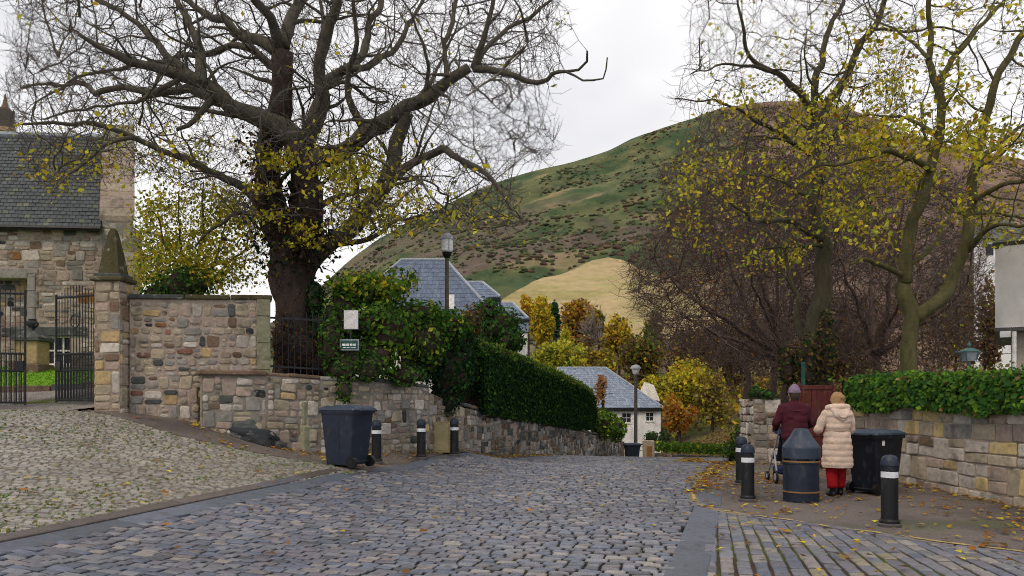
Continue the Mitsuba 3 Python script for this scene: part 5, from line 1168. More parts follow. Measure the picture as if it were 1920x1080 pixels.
# slate roofed house behind the hedge
sh_ = thing('slate_house', 'white house with stepped blue grey slate roofs behind the ivy and lamp post', 'house')
def hip(parent, l, r, zr, yr, el, er, ze, ye, tone='blue', back=5., gridn=(16, 30)):
    """hipped roof: ridge l..r at depth yr, eaves el..er at depth ye"""
    a, b, c_, d = np.array([el, ye, ze]), np.array([er, ye, ze]), np.array([r, yr, zr]), np.array([l, yr, zr])
    e_, g_ = np.array([er, 2 * yr - ye, ze]), np.array([el, 2 * yr - ye, ze])
    rf = add('roof', m3.Manifold.hull_points(np.array([a, b, c_, d, e_, g_, a - [0, 0, .15], b - [0, 0, .15], e_ - [0, 0, .15], g_ - [0, 0, .15]])), 'slate', tone, .35, parent)
    slates(rf, [a, b, c_, d], *gridn, tone, mossy=0)
    slates(rf, [b, e_, c_, c_ + [0, .02, 0]], gridn[0], 10, tone, mossy=0)
    for p, q in ((d, c_), (c_, b), (d, a)): add('ridge_flashing', sweep([p + [0, 0, .03], q + [0, 0, .03]], .085, 6), 'slate', 'lead', .6, rf)
    add('fascia', bx(el, er, ye - .03, ye + .02, ze - .30, ze - .02), 'gloss', 'black', .5, rf)
    return rf
X = lambda px, Y: (px - CX) / FOC * Y
Z = lambda py, Y: EYE + (HY - py) / FOC * Y
hip(sh_, X(752, 48), X(836, 48), Z(488, 48), 48, X(600, 44), X(952, 44), Z(618, 44), 44)
hip(sh_, X(866, 49.5), X(905, 49.5), Z(530, 49.5), 49.5, X(800, 46.8), X(938, 46.8), Z(557, 46.8), 46.8, gridn=(6, 16))
add('wall', bx(X(790, 47), X(934, 47), 47.0, 52, .5, Z(557, 47) - .05), 'harl', 'palewhite', .5, sh_)
sk = [np.array([X(800, 43.4), 43.4, Z(626, 43.4)]), np.array([X(898, 43.4), 43.4, Z(612, 43.4)]), np.array([X(916, 46.75), 46.75, Z(556, 46.75)]), np.array([X(800, 46.75), 46.75, Z(556, 46.75)])]
rf = add('roof', slab(sk, .12), 'slate', 'blue', .35, sh_); slates(rf, sk, 10, 14, 'blue', mossy=0)
hip(sh_, X(925, 53), X(962, 53), Z(569, 53), 53, X(900, 49.8), X(991, 49.8), Z(598, 49.8), 49.8, gridn=(6, 12))
add('wall', bx(X(905, 50), X(988, 50), 50, 56, -1.5, Z(598, 50) - .04), 'harl', 'palewhite', .6, sh_)
rf = add('roof', slab([np.array([X(960, 49.0), 49.0, Z(622, 49)]), np.array([X(991, 49.0), 49.0, Z(622, 49)]), np.array([X(991, 49.95), 49.95, Z(601, 49.95)]), np.array([X(960, 49.95), 49.95, Z(601, 49.95)])], .08), 'slate', 'blue', .5, sh_)
add('bay_wall', bx(X(962, 49.1), X(989, 49.1), 49.1, 49.98, -1.5, Z(622, 49.1) - .03), 'harl', 'palewhite', .6, sh_)
add('wall', bx(X(665, 44.3), X(895, 44.3), 44.3, 47, .8, Z(618, 44.3) - .1), 'harl', 'palewhite', .5, sh_)
for px in (855,): 
    w = add('rooflight', bx(X(846, 44.9) - .2, X(846, 44.9) + .2, 44.4, 44.6, Z(580, 44.6), Z(553, 44.6)), 'gloss', 'lampglass', .5, sh_)
# the white cottage at the bottom
wc = thing('white_cottage', 'small white harled cottage with pale slate hipped roof at the bottom of the hill', 'cottage')
Yc = 70.; xl, xr = X(1050, Yc), X(1239, Yc); FC = Face((xl, Yc), (xr, Yc)); ze = Z(764, Yc); us_ = lambda px: X(px, Yc) - xl
hl = [(us_(1166), Z(793, Yc), us_(1184), Z(774, Yc)), (us_(1211), Z(790, Yc), us_(1226), Z(773, Yc))]
add('wall', wall_with_holes(FC, 0, FC.len, -5, ze, hl, .4), 'harl', 'palewhite', .7, wc)
add('side_wall', bx(xr - .4, xr, Yc + .4, Yc + 8, -5, ze), 'harl', 'palewhite', .5, wc)
for h in hl: window(wc, FC, *[h[0], h[2], h[1], h[3]], (1, 1), sill='cream', d=.15)
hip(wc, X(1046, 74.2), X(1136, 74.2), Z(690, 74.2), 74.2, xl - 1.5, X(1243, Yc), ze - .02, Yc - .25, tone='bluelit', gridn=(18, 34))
ck = key('chimney', wc); scene[ck] = shape(bx(X(1127, 71.6) - .22, X(1127, 71.6) + .22, 71.4, 71.9, Z(725, 71.6), Z(703, 71.6)), 'gloss', 'brick', .5)
add('chimney_pot', lathe([(.13, 0), (.11, .35), (.14, .38)], 10, X(1127, 71.6), 71.65), 'gloss', 'brick', .3, ck) if False else None
bk = thing('garage_roof', 'pale green gabled shed roof poking up right of the white cottage', 'shed')
sp_ = [np.array([X(1196, 80), 80, Z(744, 80)]), np.array([X(1238, 80), 80, Z(752, 80)]), np.array([X(1226, 81), 81, Z(722, 81)]), np.array([X(1208, 81), 81, Z(716, 81)])]
add('roof', slab(sp_, .15), 'harl', 'cream', .6, bk); add('wall', bx(X(1200, 80.2), X(1236, 80.2), 80.2, 84, -4, Z(753, 80.2)), 'harl', 'cream', .4, bk)
# white building at the right edge
wb = thing('white_building', 'white harled building with jettied upper storey and downpipe at the right edge', 'house')
Yb = 20.; FB = Face((X(1866, Yb), Yb), (X(1866, Yb) + 7 * .856, Yb - 7 * .517)); zj, ztp = Z(615, Yb), Z(452, Yb)
add('upper_wall', FB(bx(0, 7, zj, ztp, -6, 0)), 'harl', 'white', .7, wb)
add('jetty_beam', FB(bx(-.02, 7, zj - .09, zj, -6, .03)), 'gloss', 'greypost', .5, wb)
add('lower_wall', FB(bx(.42, 7, 0, zj - .09, -6, -.5)), 'harl', 'pinkish', .4, wb)
add('downpipe', FB(sweep([[.40, .3, .0], [.40, zj - .1, .0]], .052, 10)), 'gloss', 'white', .8, wb, smooth=True)
add('downpipe_shoe', FB(bx(.1, .33, zj - .24, zj - .09, -.1, .05)), 'gloss', 'white', .6, wb)
add('roof', slab([o for o in (np.array([*(FB.a + FB.e * -.06 + FB.n * .08), ztp - .05]), np.array([*(FB.a + FB.e * 7 + FB.n * .08), ztp - .05]), np.array([*(FB.a + FB.e * 7 - FB.n * 3), ztp + 2.6]), np.array([*(FB.a + FB.e * 2.2 - FB.n * 3), ztp + 2.0]))], .12), 'slate', 'mossy', .8, wb)
fh = thing('far_white_house', 'pale house far behind the sycamore, glimpsed beside the white building', 'house')
FH = Face((X(1826, 60), 60), (X(1900, 60), 60)); FH.n = -np.array([X(1826, 60), 60]) / np.hypot(X(1826, 60), 60)
add('wall', FH(bx(0, FH.len, -1, Z(447, 60), -5, 0)), 'harl', 'palewhite', .7, fh)
add('roof', slab([np.array([X(1818, 59.7), 59.7, Z(448, 60)]), np.array([X(1908, 59.7), 59.7, Z(448, 60)]), np.array([X(1900, 63), 63, Z(415, 63)]), np.array([X(1836, 63), 63, Z(415, 63)])], .15), 'slate', 'dark', .6, fh)
add('window', bx(X(1848, 60), X(1862, 60), 59.95, 60.02, Z(478, 60), Z(458, 60)), 'gloss', 'pane', .5, fh)
# ------------------------------------------------------------------ gates, railings, street furniture
def bars(pts, r): return [sweep(np.array(p, float), r, 6) for p in pts]
def gate(label, hinge, ang, w, h, z, solid, extra=None):
    t = thing('iron_gate', label, 'gate')
    e = np.array([math.cos(ang), math.sin(ang)])
    p = lambda u, zz, o=0: [*(np.array(hinge) + e * u + o * np.array([-e[1], e[0]])), z + zz]
    add('frame', join(bars([[p(0, .05), p(0, h)], [p(w, .05), p(w, h * .96)], [p(0, .10), p(w, .10)], [p(0, h * .44), p(w, h * .44)], [p(0, h * .93), p(w, h * .93)], [p(0, h * .30), p(w, h * .30)]], .022)), 'gloss', 'iron', .5, t)
    n = int(w / .085)
    for i in range(1, n): add('bar', sweep([p(w * i / n, .10), p(w * i / n, h * (.93 + .10 * math.sin(math.pi * i / n)))], .008, 5), 'gloss', 'iron', .5, t)
    for i in range(1, 2 * n): add('dog_bar', sweep([p(w * (i + .5) / (2 * n), .10), p(w * (i + .5) / (2 * n), h * .44)], .009, 5), 'gloss', 'iron', .5, t)
    ring = [[*p(w / 2 + .13 * math.cos(a), h * .72 + .13 * math.sin(a))] for a in np.linspace(0, 2 * np.pi, 17)]
    add('scroll', sweep(ring, .012, 6, cap=False), 'gloss', 'iron', .5, t)
    add('lock_box', np.array([p(u, q, o) for u in (w - .24, w - .02) for q in (h * .38, h * .44) for o in (-.03, .03)])[None].reshape(-1, 3) if False else m3.Manifold.hull_points(np.array([p(u, q, o) for u in (w - .16, w - .02) for q in (h * .30, h * .38) for o in (-.03, .03)])), 'gloss', 'iron', .5, t)
hx, hy = P(177, 0, 15.65)[:2]; gz = float(gard(hx, 15.7)) + .02
gate('half open black iron gate leaf hung on the stone gate pier', (hx, hy), math.radians(155), 1.12, 2.32, gz, True)
hx2, hy2 = P(-75, 0, 15.6)[:2]
gate('black iron gate leaf swung open at the left edge of the photo', (hx2, hy2), math.radians(12), 1.15, 2.42, float(gard(hx2, 15.7)), True)
# railings on the garden wall, with their notices
rl = thing('railing', 'dark iron railing on the garden wall in front of the ash trunk', 'railing')
pa, pb = P(508, 0, 16.45), P(770, 0, 18.0); FR = Face(pa[:2], pb[:2]); n = int(FR.len / .125)
zt_, zb2 = np.array([P(0, 583, 16.45)[2], P(0, 596, 18.0)[2]]), np.array([P(0, 700, 16.45)[2], P(0, 716, 18.)[2]])
at = lambda u, f: [u, zb2[0] * (1 - f) + zt_[0] * f + (u / FR.len) * ((zb2[1] - zb2[0]) * (1 - f) + (zt_[1] - zt_[0]) * f), -.12]
for f_ in (.12, .9): add('rail', FR(m3.Manifold.hull_points(np.array([[q[0], q[1] + dz, q[2] + o] for q in (at(0, f_), at(FR.len, f_)) for dz in (-.02, .02) for o in (-.012, .012)]))), 'gloss', 'iron', .5, rl)
for i in range(n + 1): u = FR.len * i / n; add('bar', FR(sweep([at(u, -.02), at(u, .96), at(u, 1.02)], [.013, .013, .003], 6)), 'gloss', 'iron', .5, rl)
fn_ = thing('board_fence', 'dark upright boards showing between the climber and the ivy column', 'fence')
pa, pb = P(752, 0, 18.35), P(806, 0, 18.8); FF = Face(pa[:2], pb[:2])
for i in range(6): u = FF.len * i / 6; add('plank', FF(bx(u + .006, u + FF.len / 6 - .006, P(0, 712, 18.5)[2], P(0, 596 + R.uniform(-4, 4), 18.5)[2], -.03, R.uniform(-.006, .004), .006)), 'gloss', R.choice(['iron', 'binblue', 'black']), R.random(), fn_)
sg = thing('notice', 'blank pale grey notice sheet fixed to the railing above the green sign', 'sign')
a, b = P(645, 617, 16.85), P(671, 582, 16.85)
add('panel', bx(a[0], b[0], 16.85, 16.865, a[2], b[2], .004), 'gloss', 'white', .35, sg)
add('border', bx(a[0] - .008, b[0] + .008, 16.866, 16.878, a[2] - .008, b[2] + .008, .003), 'gloss', 'silver', .5, sg)
gs = thing('sign', 'small green sign with pale lettering in a silver frame below the blank notice', 'sign')
a, b = P(637, 657, 16.8), P(673, 636, 16.8); y = 16.8
add('frame', bx(a[0], b[0], y, y + .02, a[2], b[2], .004), 'gloss', 'silver', .6, gs)
add('plate', bx(a[0] + .025, b[0] - .025, y - .004, y - .0005, a[2] + .025, b[2] - .025), 'gloss', 'green', .5, gs)
w = b[0] - a[0] - .09
let = []
for row, (z_, hh, ks) in enumerate(((a[2] + .095, .045, (.03, .3, .55, .76)), (a[2] + .055, .014, (.1, .34, .62)))):
    ks = list(ks) + [.98]
    for k0, k1 in zip(ks[:-1], ks[1:]): let.append(bx(a[0] + .045 + w * k0, a[0] + .045 + w * (k1 - .05), y - .007, y - .0045, z_, z_ + hh))
add('lettering', join(let), 'gloss', 'lampglass', .4, gs, kind='stuff')
add('post', sweep([[(a[0] + b[0]) / 2, y + .13, 1.7], [(a[0] + b[0]) / 2, y + .13, P(0, 578, 16.8)[2]]], .025, 8), 'gloss', 'iron', .5, gs)

# mounting stones by the wall
mt = thing('mounting_stone', 'dark worn mounting steps of rough whin stone against the garden wall', 'mounting block')
for (cx, cy, Y, sx, sy, sz, tone) in ((476, 828, 15.95, .44, .34, .26, 'dark'), (458, 806, 16.0, .34, .30, .36, 'slate'), (505, 830, 16.1, .30, .28, .16, 'slate'), (440, 818, 15.9, .2, .2, .26, 'dark')):
    p = P(cx, cy, Y); z = float(G(p[0], Y)) - .08; b = trimesh.creation.icosphere(3, 1.); v = np.array(b.vertices); v = np.sign(v) * np.abs(v) ** .62
    v *= (1 + .5 * (meshkit.fbm(v * 1.6 + cx, 4) - .5))[:, None]; v = v * [sx, sy, sz] ; v[:, 2] += sz * .5 - v[:, 0] * .18; add('step', (v + [p[0], Y, z], np.array(b.faces)), 'stone', tone, .75, mt)
gpst = thing('gatepost_stone', 'squared pale stone post set into the garden wall left of the wheelie bin', 'stone post')
p = P(566, 838, 16.55); z = float(G(p[0], 16.5)) - .1
add('block', xform(bx(-.155, .155, -.12, .2, 0, .62, .02), -.45, (p[0], 16.55, z)), 'stone', 'dressed', .85, gpst)
add('upper_block', xform(bx(-.125, .125, -.09, .2, .63, 1.12, .02), -.45, (p[0], 16.55, z)), 'stone', 'dressed', .35, gpst)

# wheelie bins
def wheelie(label, loc, rz, tone='binblue', sticker=False):
    t = thing('wheelie_bin', label, 'bin'); put_ = lambda m: xform(m, rz, loc)
    def ring(w, d, z, r=.04): return [[sx * (w / 2 - r) + r * math.cos(a), sy * (d / 2 - r) + r * math.sin(a), z] for sx, sy, a0 in ((1, 1, 0), (-1, 1, 90), (-1, -1, 180), (1, -1, 270)) for a in np.radians([a0, a0 + 45, a0 + 90])]
    b = m3.Manifold.hull_points(np.array(ring(.48, .54, .05) + ring(.58, .72, .95)))
    # recessed panel on each long side, a grip rib at the front
    for s in (-1, 1):
        b = b - m3.Manifold.hull_points(np.array([[s * x, y_, z] for x, y_, z in ((.262, -.12, .22), (.262, .12, .22), (.31, -.10, .85), (.31, .10, .85), (.245, -.10, .22), (.285, -.08, .85), (.245, .10, .22), (.285, .08, .85))]))
        b = b + m3.Manifold.hull_points(np.array([[s * x, y_, z] for x, y_, z in ((.250, -.05, .25), (.250, .05, .25), (.285, -.04, .8), (.285, .04, .8), (.257, -.045, .25), (.257, .045, .25), (.292, -.035, .8), (.292, .035, .8))]))
    add('body', put_(b), 'gloss', tone, .5, t)
    add('rim', put_(tri(m3.Manifold.hull_points(np.array(ring(.62, .78, .93) + ring(.63, .79, .99))))), 'gloss', tone, .35, t)
    lid = m3.Manifold.hull_points(np.array(ring(.64, .82, .992) + ring(.62, .80, 1.02) + ring(.48, .60, 1.065)))
    lk = add('lid', put_(lid), 'gloss', 'binlid', .55, t)
    add('handle', put_(sweep([[-.20, -.42, 1.0], [-.20, -.485, .985], [.20, -.485, .985], [.20, -.42, 1.0]], .018, 8)), 'gloss', tone, .5, lk)
    add('lid_ridge', put_(tri(m3.Manifold.hull_points(np.array(ring(.30, .40, 1.06) + ring(.26, .36, 1.078))))), 'gloss', 'binlid', .5, lk)
    for s in (-1, 1): 
        w = add('wheel', put_(sweep([[s * .21, -.30, .10], [s * .275, -.30, .10]], .10, 16)), 'gloss', 'rubber', .5, t, smooth=40)
        add('hub', put_(sweep([[s * .276, -.30, .10], [s * .284, -.30, .10]], .05, 12)), 'gloss', 'black', .9, w)
    add('axle', put_(sweep([[-.2, -.30, .10], [.2, -.30, .10]], .015, 8)), 'gloss', 'iron', .5, t)
    if sticker: add('sticker', put_(bx(sticker[0], sticker[0] + .004, sticker[1], sticker[1] + .07, sticker[2], sticker[2] + .08)), 'gloss', 'white', .6, t)
b = P(651, 874, 14.0); wheelie('dark blue grey wheelie bin standing at the kerb beside a bollard at left', (b[0], 14.0, float(G(b[0], 14.0))), math.radians(62))
b = P(1643, 925, 13.3); wheelie('dark navy wheelie bin with a white sticker against the right wall', (b[0], 13.35, float(G(b[0], 13.3)) - .01), math.radians(-58), 'binnavy', sticker=(.288, -.24, .82))
b = P(1185, 872, 41); wheelie('distant dark bin at the foot of the second lamp post', (b[0], 41, float(G(b[0], 41))), math.radians(100))

# bollards
def bollard(label, loc, h=.87, r=.098, rz=0):
    t = thing('bollard', label, 'bollard', 'black bollards with white bands'); s = h / .87
    pr = lambda q: [(a * r / .098, z * s) for a, z in q]
    add('post', xform(lathe(pr([(.118, 0), (.118, .07), (.106, .085), (.098, .10), (.097, .60), (.097, .715)]), 20), 0, loc), 'gloss', 'black', .7, t, smooth=35)
    add('band', xform(lathe(pr([(.0985, .595), (.0985, .668)]), 20), 0, loc), 'gloss', 'band', .7, t, smooth=True)
    add('cap', xform(lathe(pr([(.085, .715), (.085, .735), (.103, .74), (.105, .765), (.098, .80), (.088, .835), (.060, .862), (.0, .872)]), 20), 0, loc), 'gloss', 'binblue', .9, t, smooth=50)
    add('base_plate', xform(lathe(pr([(.135, -.02), (.135, .03), (.12, .045)]), 20), 0, loc), 'gloss', 'greypost', .5, t, smooth=35)
def bo(px, py, Y, label): p = P(px, py, Y); bollard(label, (p[0], Y, float(G(p[0], Y))))
bo(1668, 990, 9.7, 'black bollard with white band, nearest the camera by the navy bin')
bo(1402, 941, 12.2, 'black bollard with white band just left of the litter bin')
bo(1390, 912, 14.3, 'black bollard half hidden behind the one left of the litter bin')
bo(706, 872, 16.0, 'black bollard right behind the left wheelie bin')
bo(790, 868, 17.6, 'black bollard with white band left of the tan cabinet')
bo(852, 861, 18.7, 'black bollard with white band right of the tan cabinet')
# litter bin
lb = thing('litter_bin', 'round dark litter bin with bell shaped hood and gold bands on the right pavement', 'litter bin')
p = P(1502, 940, 12.24); lo = (p[0], 12.24, float(G(p[0], 12.24)))
add('body', xform(lathe([(.262, 0), (.265, .02), (.265, .13), (.272, .14), (.272, .17), (.262, .175), (.262, .575), (.272, .58), (.272, .60)], 36), 0, lo), 'gloss', 'binblue', .55, lb, smooth=35)
add('inner_drum', xform(lathe([(.235, .60), (.235, .66)], 28), 0, lo), 'gloss', 'black', .3, lb)
for a in np.arange(6) * np.pi / 3 + .3: add('strut', xform(bx(-.05, .05, -.012, .012, .60, .66), 0, (lo[0] + .258 * math.sin(a), lo[1] - .258 * math.cos(a), lo[2])) if False else xform(bx(-.05, .05, -.27, -.245, .59, .67), a, lo), 'gloss', 'binblue', .5, lb)
add('hood', xform(lathe([(.272, .655), (.278, .665), (.28, .81), (.276, .835), (.252, .872), (.212, .925), (.17, .98), (.135, 1.04), (.115, 1.085), (.085, 1.11), (0, 1.115)], 36), 0, lo), 'gloss', 'binlid', .55, lb, smooth=30)
for z0_, z1_ in ((.604, .628), (.145, .166)):
    pr = lathe([(.2745, z0_), (.2745, z1_)], 48); add('gold_band', xform(pr, 0, lo), 'gloss', 'goldband' , .45, lb, smooth=True)
# cabinet between the bollards
cb = thing('utility_cabinet', 'squat tan cabinet between two bollards under the lamp post', 'cabinet')
p = P(829, 852, 18.9); z = float(G(p[0], 18.9)); rz = -.25
add('body', xform(bx(-.25, .25, -.14, .2, 0, .70, .02), rz, (p[0], 18.9, z)), 'gloss', 'tinbox', .45, cb)
add('door', xform(bx(-.21, .21, -.155, -.1405, .06, .66, .006), rz, (p[0], 18.9, z)), 'gloss', 'tinbox', .6, cb)
add('cap', xform(bx(-.24, .24, -.12, .19, .70, .73, .012), rz, (p[0], 18.9, z)), 'gloss', 'tinbox', .3, cb)
# lamp posts
lp = thing('lamp_post', 'tall slim lamp post with glass lantern rising out of the ivy', 'lamp post')
p = P(838, 0, 19.6); z = float(G(p[0], 19.6)); ztp = Z(475, 19.6)
add('pole', lathe([(.10, z), (.10, z + .9), (.055, z + .95), (.048, ztp - .1)], 14, p[0], 19.6), 'gloss', 'postgreen', .5, lp, smooth=35)
add('collar', lathe([(.055, ztp - .12), (.11, ztp - .04), (.12, ztp + .03)], 14, p[0], 19.6), 'gloss', 'black', .5, lp, smooth=35)
add('lantern_glass', lathe([(.12, ztp + .03), (.145, ztp + .06), (.15, ztp + .33)], 18, p[0], 19.6), 'gloss', 'lampglass', .55, lp, smooth=35)
add('lantern_cap', lathe([(.17, ztp + .33), (.16, ztp + .36), (.13, ztp + .44), (.06, ztp + .49), (0, ztp + .50)], 18, p[0], 19.6), 'gloss', 'silver', .8, lp, smooth=35)
for a in np.arange(4) * np.pi / 2 + .4: add('glazing_bar', sweep([[p[0] + .15 * math.cos(a), 19.6 + .15 * math.sin(a), ztp + .05], [p[0] + .155 * math.cos(a), 19.6 + .155 * math.sin(a), ztp + .34]], .009, 5), 'gloss', 'silver', .3, lp)
lp = thing('lamp_post', 'grey lamp post with flared lantern in front of the white cottage', 'lamp post')
p = P(1192, 0, 42.5); z = float(G(p[0], 42.5)); ztp = Z(702, 42.5)
add('pole', lathe([(.12, z), (.12, z + 1), (.095, z + 1.1), (.085, ztp)], 12, p[0], 42.5), 'gloss', 'greypost', .6, lp, smooth=35)
add('lantern_glass', lathe([(.10, ztp), (.14, ztp + .04), (.24, ztp + .30)], 14, p[0], 42.5), 'gloss', 'lampglass', .5, lp, smooth=35)
add('lantern_cap', lathe([(.29, ztp + .30), (.28, ztp + .36), (.20, ztp + .46), (.04, ztp + .52), (0, ztp + .52)], 14, p[0], 42.5), 'gloss', 'silver', .9, lp, smooth=35)
tl = thing('lantern', 'small teal metal lantern on a post behind the ivy hedge', 'lantern')
p = P(1817, 0, 19.5); s = 19.5 / FOC; zl, zu = Z(677, 19.5), Z(660, 19.5)
add('post', sweep([[p[0], 19.5, .6], [p[0], 19.5, zl - .02]], .035, 8), 'gloss', 'teal', .15, tl)
for sx in (-1, 1):
    for sy in (-1, 1): add('glazing_bar', sweep([[p[0] + sx * .11, 19.5 + sy * .11, zl], [p[0] + sx * .16, 19.5 + sy * .16, zu]], .014, 5), 'gloss', 'teal', .5, tl)
add('glass', m3.Manifold.hull_points(np.array([[p[0] + a * w, 19.5 + b_ * w, z_] for a in (-1, 1) for b_ in (-1, 1) for w, z_ in ((.095, zl), (.135, zu))])), 'gloss', 'silver', .6, tl)
add('roof', m3.Manifold.hull_points(np.array([[p[0] + a * w, 19.5 + b_ * w, z_] for a in (-1, 1) for b_ in (-1, 1) for w, z_ in ((.17, zu), (.17, zu + .02), (.05, zu + .10))])), 'gloss', 'teal', .4, tl)
add('finial', lathe([(.03, zu + .13), (.05, zu + .18), (.02, zu + .22), (.0, zu + .3)], 10, p[0], 19.5), 'gloss', 'teal', .3, tl)
add('ladder_bar', sweep([[p[0] - .36, 19.5, zu + .0], [p[0] - .16, 19.5, zu + .0]], .014, 6), 'gloss', 'teal', .2, tl)
# red gate
rg = thing('red_gate', 'dark red panelled wooden gate in the wall behind the two walkers', 'gate')
FGt = Face((6.50, 18.25), (7.28, 17.95)); z0 = float(G(6.9, 18)) - .02; zt = Z(722, 18)
for u0, u1 in ((0, .085), (FGt.len - .07, FGt.len)): add('post', FGt(bx(u0, u1, z0, zt + .05, -.12, .04, .008)), 'gloss', 'redgate', .6, rg)
n = 6; w = (FGt.len - .155) / n
for i in range(n): add('plank', FGt(bx(.085 + i * w + .004, .085 + (i + 1) * w - .004, z0 + .05, zt - .10, -.06, -.02, .006)), 'gloss', 'redgate', R.uniform(.3, .8), rg)
for a, b_ in ((zt - .10, zt), (z0 + .75, z0 + .86), (z0 + .06, z0 + .16)): add('rail', FGt(bx(.086, FGt.len - .071, a, b_, -.055, .005, .006)), 'gloss', 'redgate', .75, rg)
gpost = thing('green_post', 'short dark green post against the lime trunk', 'post')
p = P(1506, 0, 20.5); add('pole', sweep([[p[0], 20.5, float(G(p[0], 20.5)) - .1], [p[0], 20.5, Z(684, 20.5)]], .05, 10), 'gloss', 'green', .35, gpost); add('cap', lathe([(.06, Z(684, 20.5)), (.06, Z(681, 20.5)), (0, Z(678, 20.5))], 10, p[0], 20.5), 'gloss', 'green', .2, gpost)
sp2 = thing('gate_post', 'pale wooden gatepost beside the distant bin at the bottom wall', 'post')
p = P(1217, 0, 42); z = float(G(p[0], 42)); add('post', bx(p[0] - .28, p[0] + .28, 41.9, 42.4, z, Z(826, 42), .04), 'stone', 'buff', .9, sp2); add('plate', bx(p[0] - .14, p[0] + .12, 41.86, 41.898, z + .1, Z(836, 42)), 'gloss', 'goldband', .7, sp2)

# ------------------------------------------------------------------ the two walkers and their pushchair
def person(label, loc, rz, group=None):
    return thing('person', label, 'person', group), (lambda m: xform(m, rz, loc))
def hand(at, d, side, s=1.):
    """palm and five curled fingers as one manifold; d = direction the hand points, fingers curl down"""
    d = np.array(d, float); d /= np.linalg.norm(d); up = np.array([0, 0, 1.0]) - d * d[2]; up /= np.linalg.norm(up); sd = np.cross(d, up) * side; a = np.array(at, float)
    q = lambda f, s_, u, r: (*(a + d * f * s + sd * s_ * s + up * u * s), r * s)
    m = hull(q(0, -.022, 0, .018), q(0, .022, 0, .018), q(.075, -.030, 0, .014), q(.075, .030, 0, .014))
    for k, (off, ln) in enumerate(((-.031, .066), (-.010, .076), (.011, .072), (.031, .056))):
        m = m + chain([q(.07, off, 0, .0105), q(.07 + ln * .5, off * 1.05, -.010, .0095), q(.07 + ln * .62, off * 1.05, -.034, .009), q(.07 + ln * .35, off, -.050, .008)])
    m = m + chain([q(.012, -.028, -.006, .012), q(.045, -.052, -.022, .011), q(.075, -.046, -.038, .009)])
    return m
# the woman: padded coat, hood down, red trousers (facing +y, seen from behind)
pw_ = P(1570, 930, 12.9); loc = (pw_[0], 12.9, float(G(pw_[0], 12.9)))
wm, Wp = person('fair haired person in long pale padded coat and red trousers, seen from behind', loc, .12)
S = 1.03
legs = chain([(-.085, 0, .86, .09), (-.088, .02, .48, .062), (-.095, -.03, .09, .042)]) + chain([(.085, 0, .86, .09), (.088, .05, .48, .062), (.10, .10, .10, .042)])
tors = hull((0, 0, .9, .14), (-.09, 0, .95, .10), (.09, 0, .95, .10), (0, 0, 1.12, .115), (-.13, 0, 1.33, .07), (.13, 0, 1.33, .07))
armL = chain([(-.17, 0, 1.33, .055), (-.27, .06, 1.10, .045), (-.17, .26, 1.10, .036)]) + hand((-.165, .27, 1.10), (.3, .9, .1), 1)
armR = chain([(.17, 0, 1.33, .055), (.24, .05, 1.08, .045), (.10, .27, 1.12, .036)]) + hand((.09, .28, 1.12), (-.3, .9, .1), -1)
head = chain([(0, .01, 1.36, .052), (0, .03, 1.46, .05)]) + hull((0, .035, 1.555, .083), (0, .055, 1.53, .072), (0, .06, 1.475, .046)) + hull((0, .135, 1.525, .012), (0, .125, 1.55, .008)) + hull((-.02, .118, 1.49, .008), (.02, .118, 1.49, .008)) + hull((-.084, .03, 1.535, .016), (-.082, .03, 1.515, .012)) + hull((.084, .03, 1.535, .016), (.082, .03, 1.515, .012))
add('body', Wp(flesh(legs + tors + armL + armR + head, .022, 6)), 'cloth', 'skin', .5, wm, smooth=True)
add('eye', Wp(hull((-.03, .115, 1.555, .010)) + hull((.03, .115, 1.555, .010))), 'cloth', 'darkhair', .5, wm)
hair = hull((0, .005, 1.575, .100), (0, -.01, 1.52, .100), (0, -.02, 1.45, .088)) + hull((.02, -.06, 1.60, .055), (.03, -.075, 1.585, .05)) - hull((0, .16, 1.52, .10), (0, .17, 1.45, .09))
t = flesh(hair, .02, 6); v = np.array(t.vertices); v *= 1 + 0 * v; v += np.asarray(t.vertex_normals) * ((meshkit.fbm(v * [60, 60, 9], 3, 3) - .5) * .05)[:, None]; add('hair', Wp((v, np.array(t.faces))), 'cloth', 'blond', .6, wm, smooth=True)
# coat: quilted loft
ch_ = [(.47, .238, .188), (.52, .24, .189), (.75, .228, .178), (.90, .218, .17), (1.00, .205, .155), (1.06, .19, .142), (1.10, .198, .15), (1.20, .215, .155), (1.30, .222, .145), (1.36, .205, .125), (1.405, .14, .10), (1.42, .09, .085)]
zc = np.array([c[0] for c in ch_]); na = 40; zs = np.linspace(.465, 1.42, 120); a = np.arange(na) * 2 * np.pi / na
wx, wy = np.interp(zs, zc, [c[1] for c in ch_]), np.interp(zs, zc, [c[2] for c in ch_])
seams = np.array([.47, .55, .64, .74, .84, .94, 1.045, 1.075, 1.17, 1.27, 1.37, 1.43])
dist = np.min(np.abs(zs[:, None] - seams[None]), axis=1); puff = .012 * np.sqrt(np.clip(dist / .05, 0, 1)) - .008
prof_ = np.abs(np.cos(a)) ** .8 * np.sign(np.cos(a)), np.abs(np.sin(a)) ** .85 * np.sign(np.sin(a))
wob = .026 * (meshkit.noise(np.stack([np.cos(a)[None] * 3 + 0 * zs[:, None], np.sin(a)[None] * 3 + 0 * zs[:, None], zs[:, None] * 9 + 0 * a[None]], -1), 2) - .5)
v = np.stack([(wx[:, None] + puff[:, None] + wob) * prof_[0][None], (wy[:, None] + puff[:, None] + wob) * prof_[1][None], np.repeat(zs[:, None], na, 1)], -1).reshape(-1, 3)
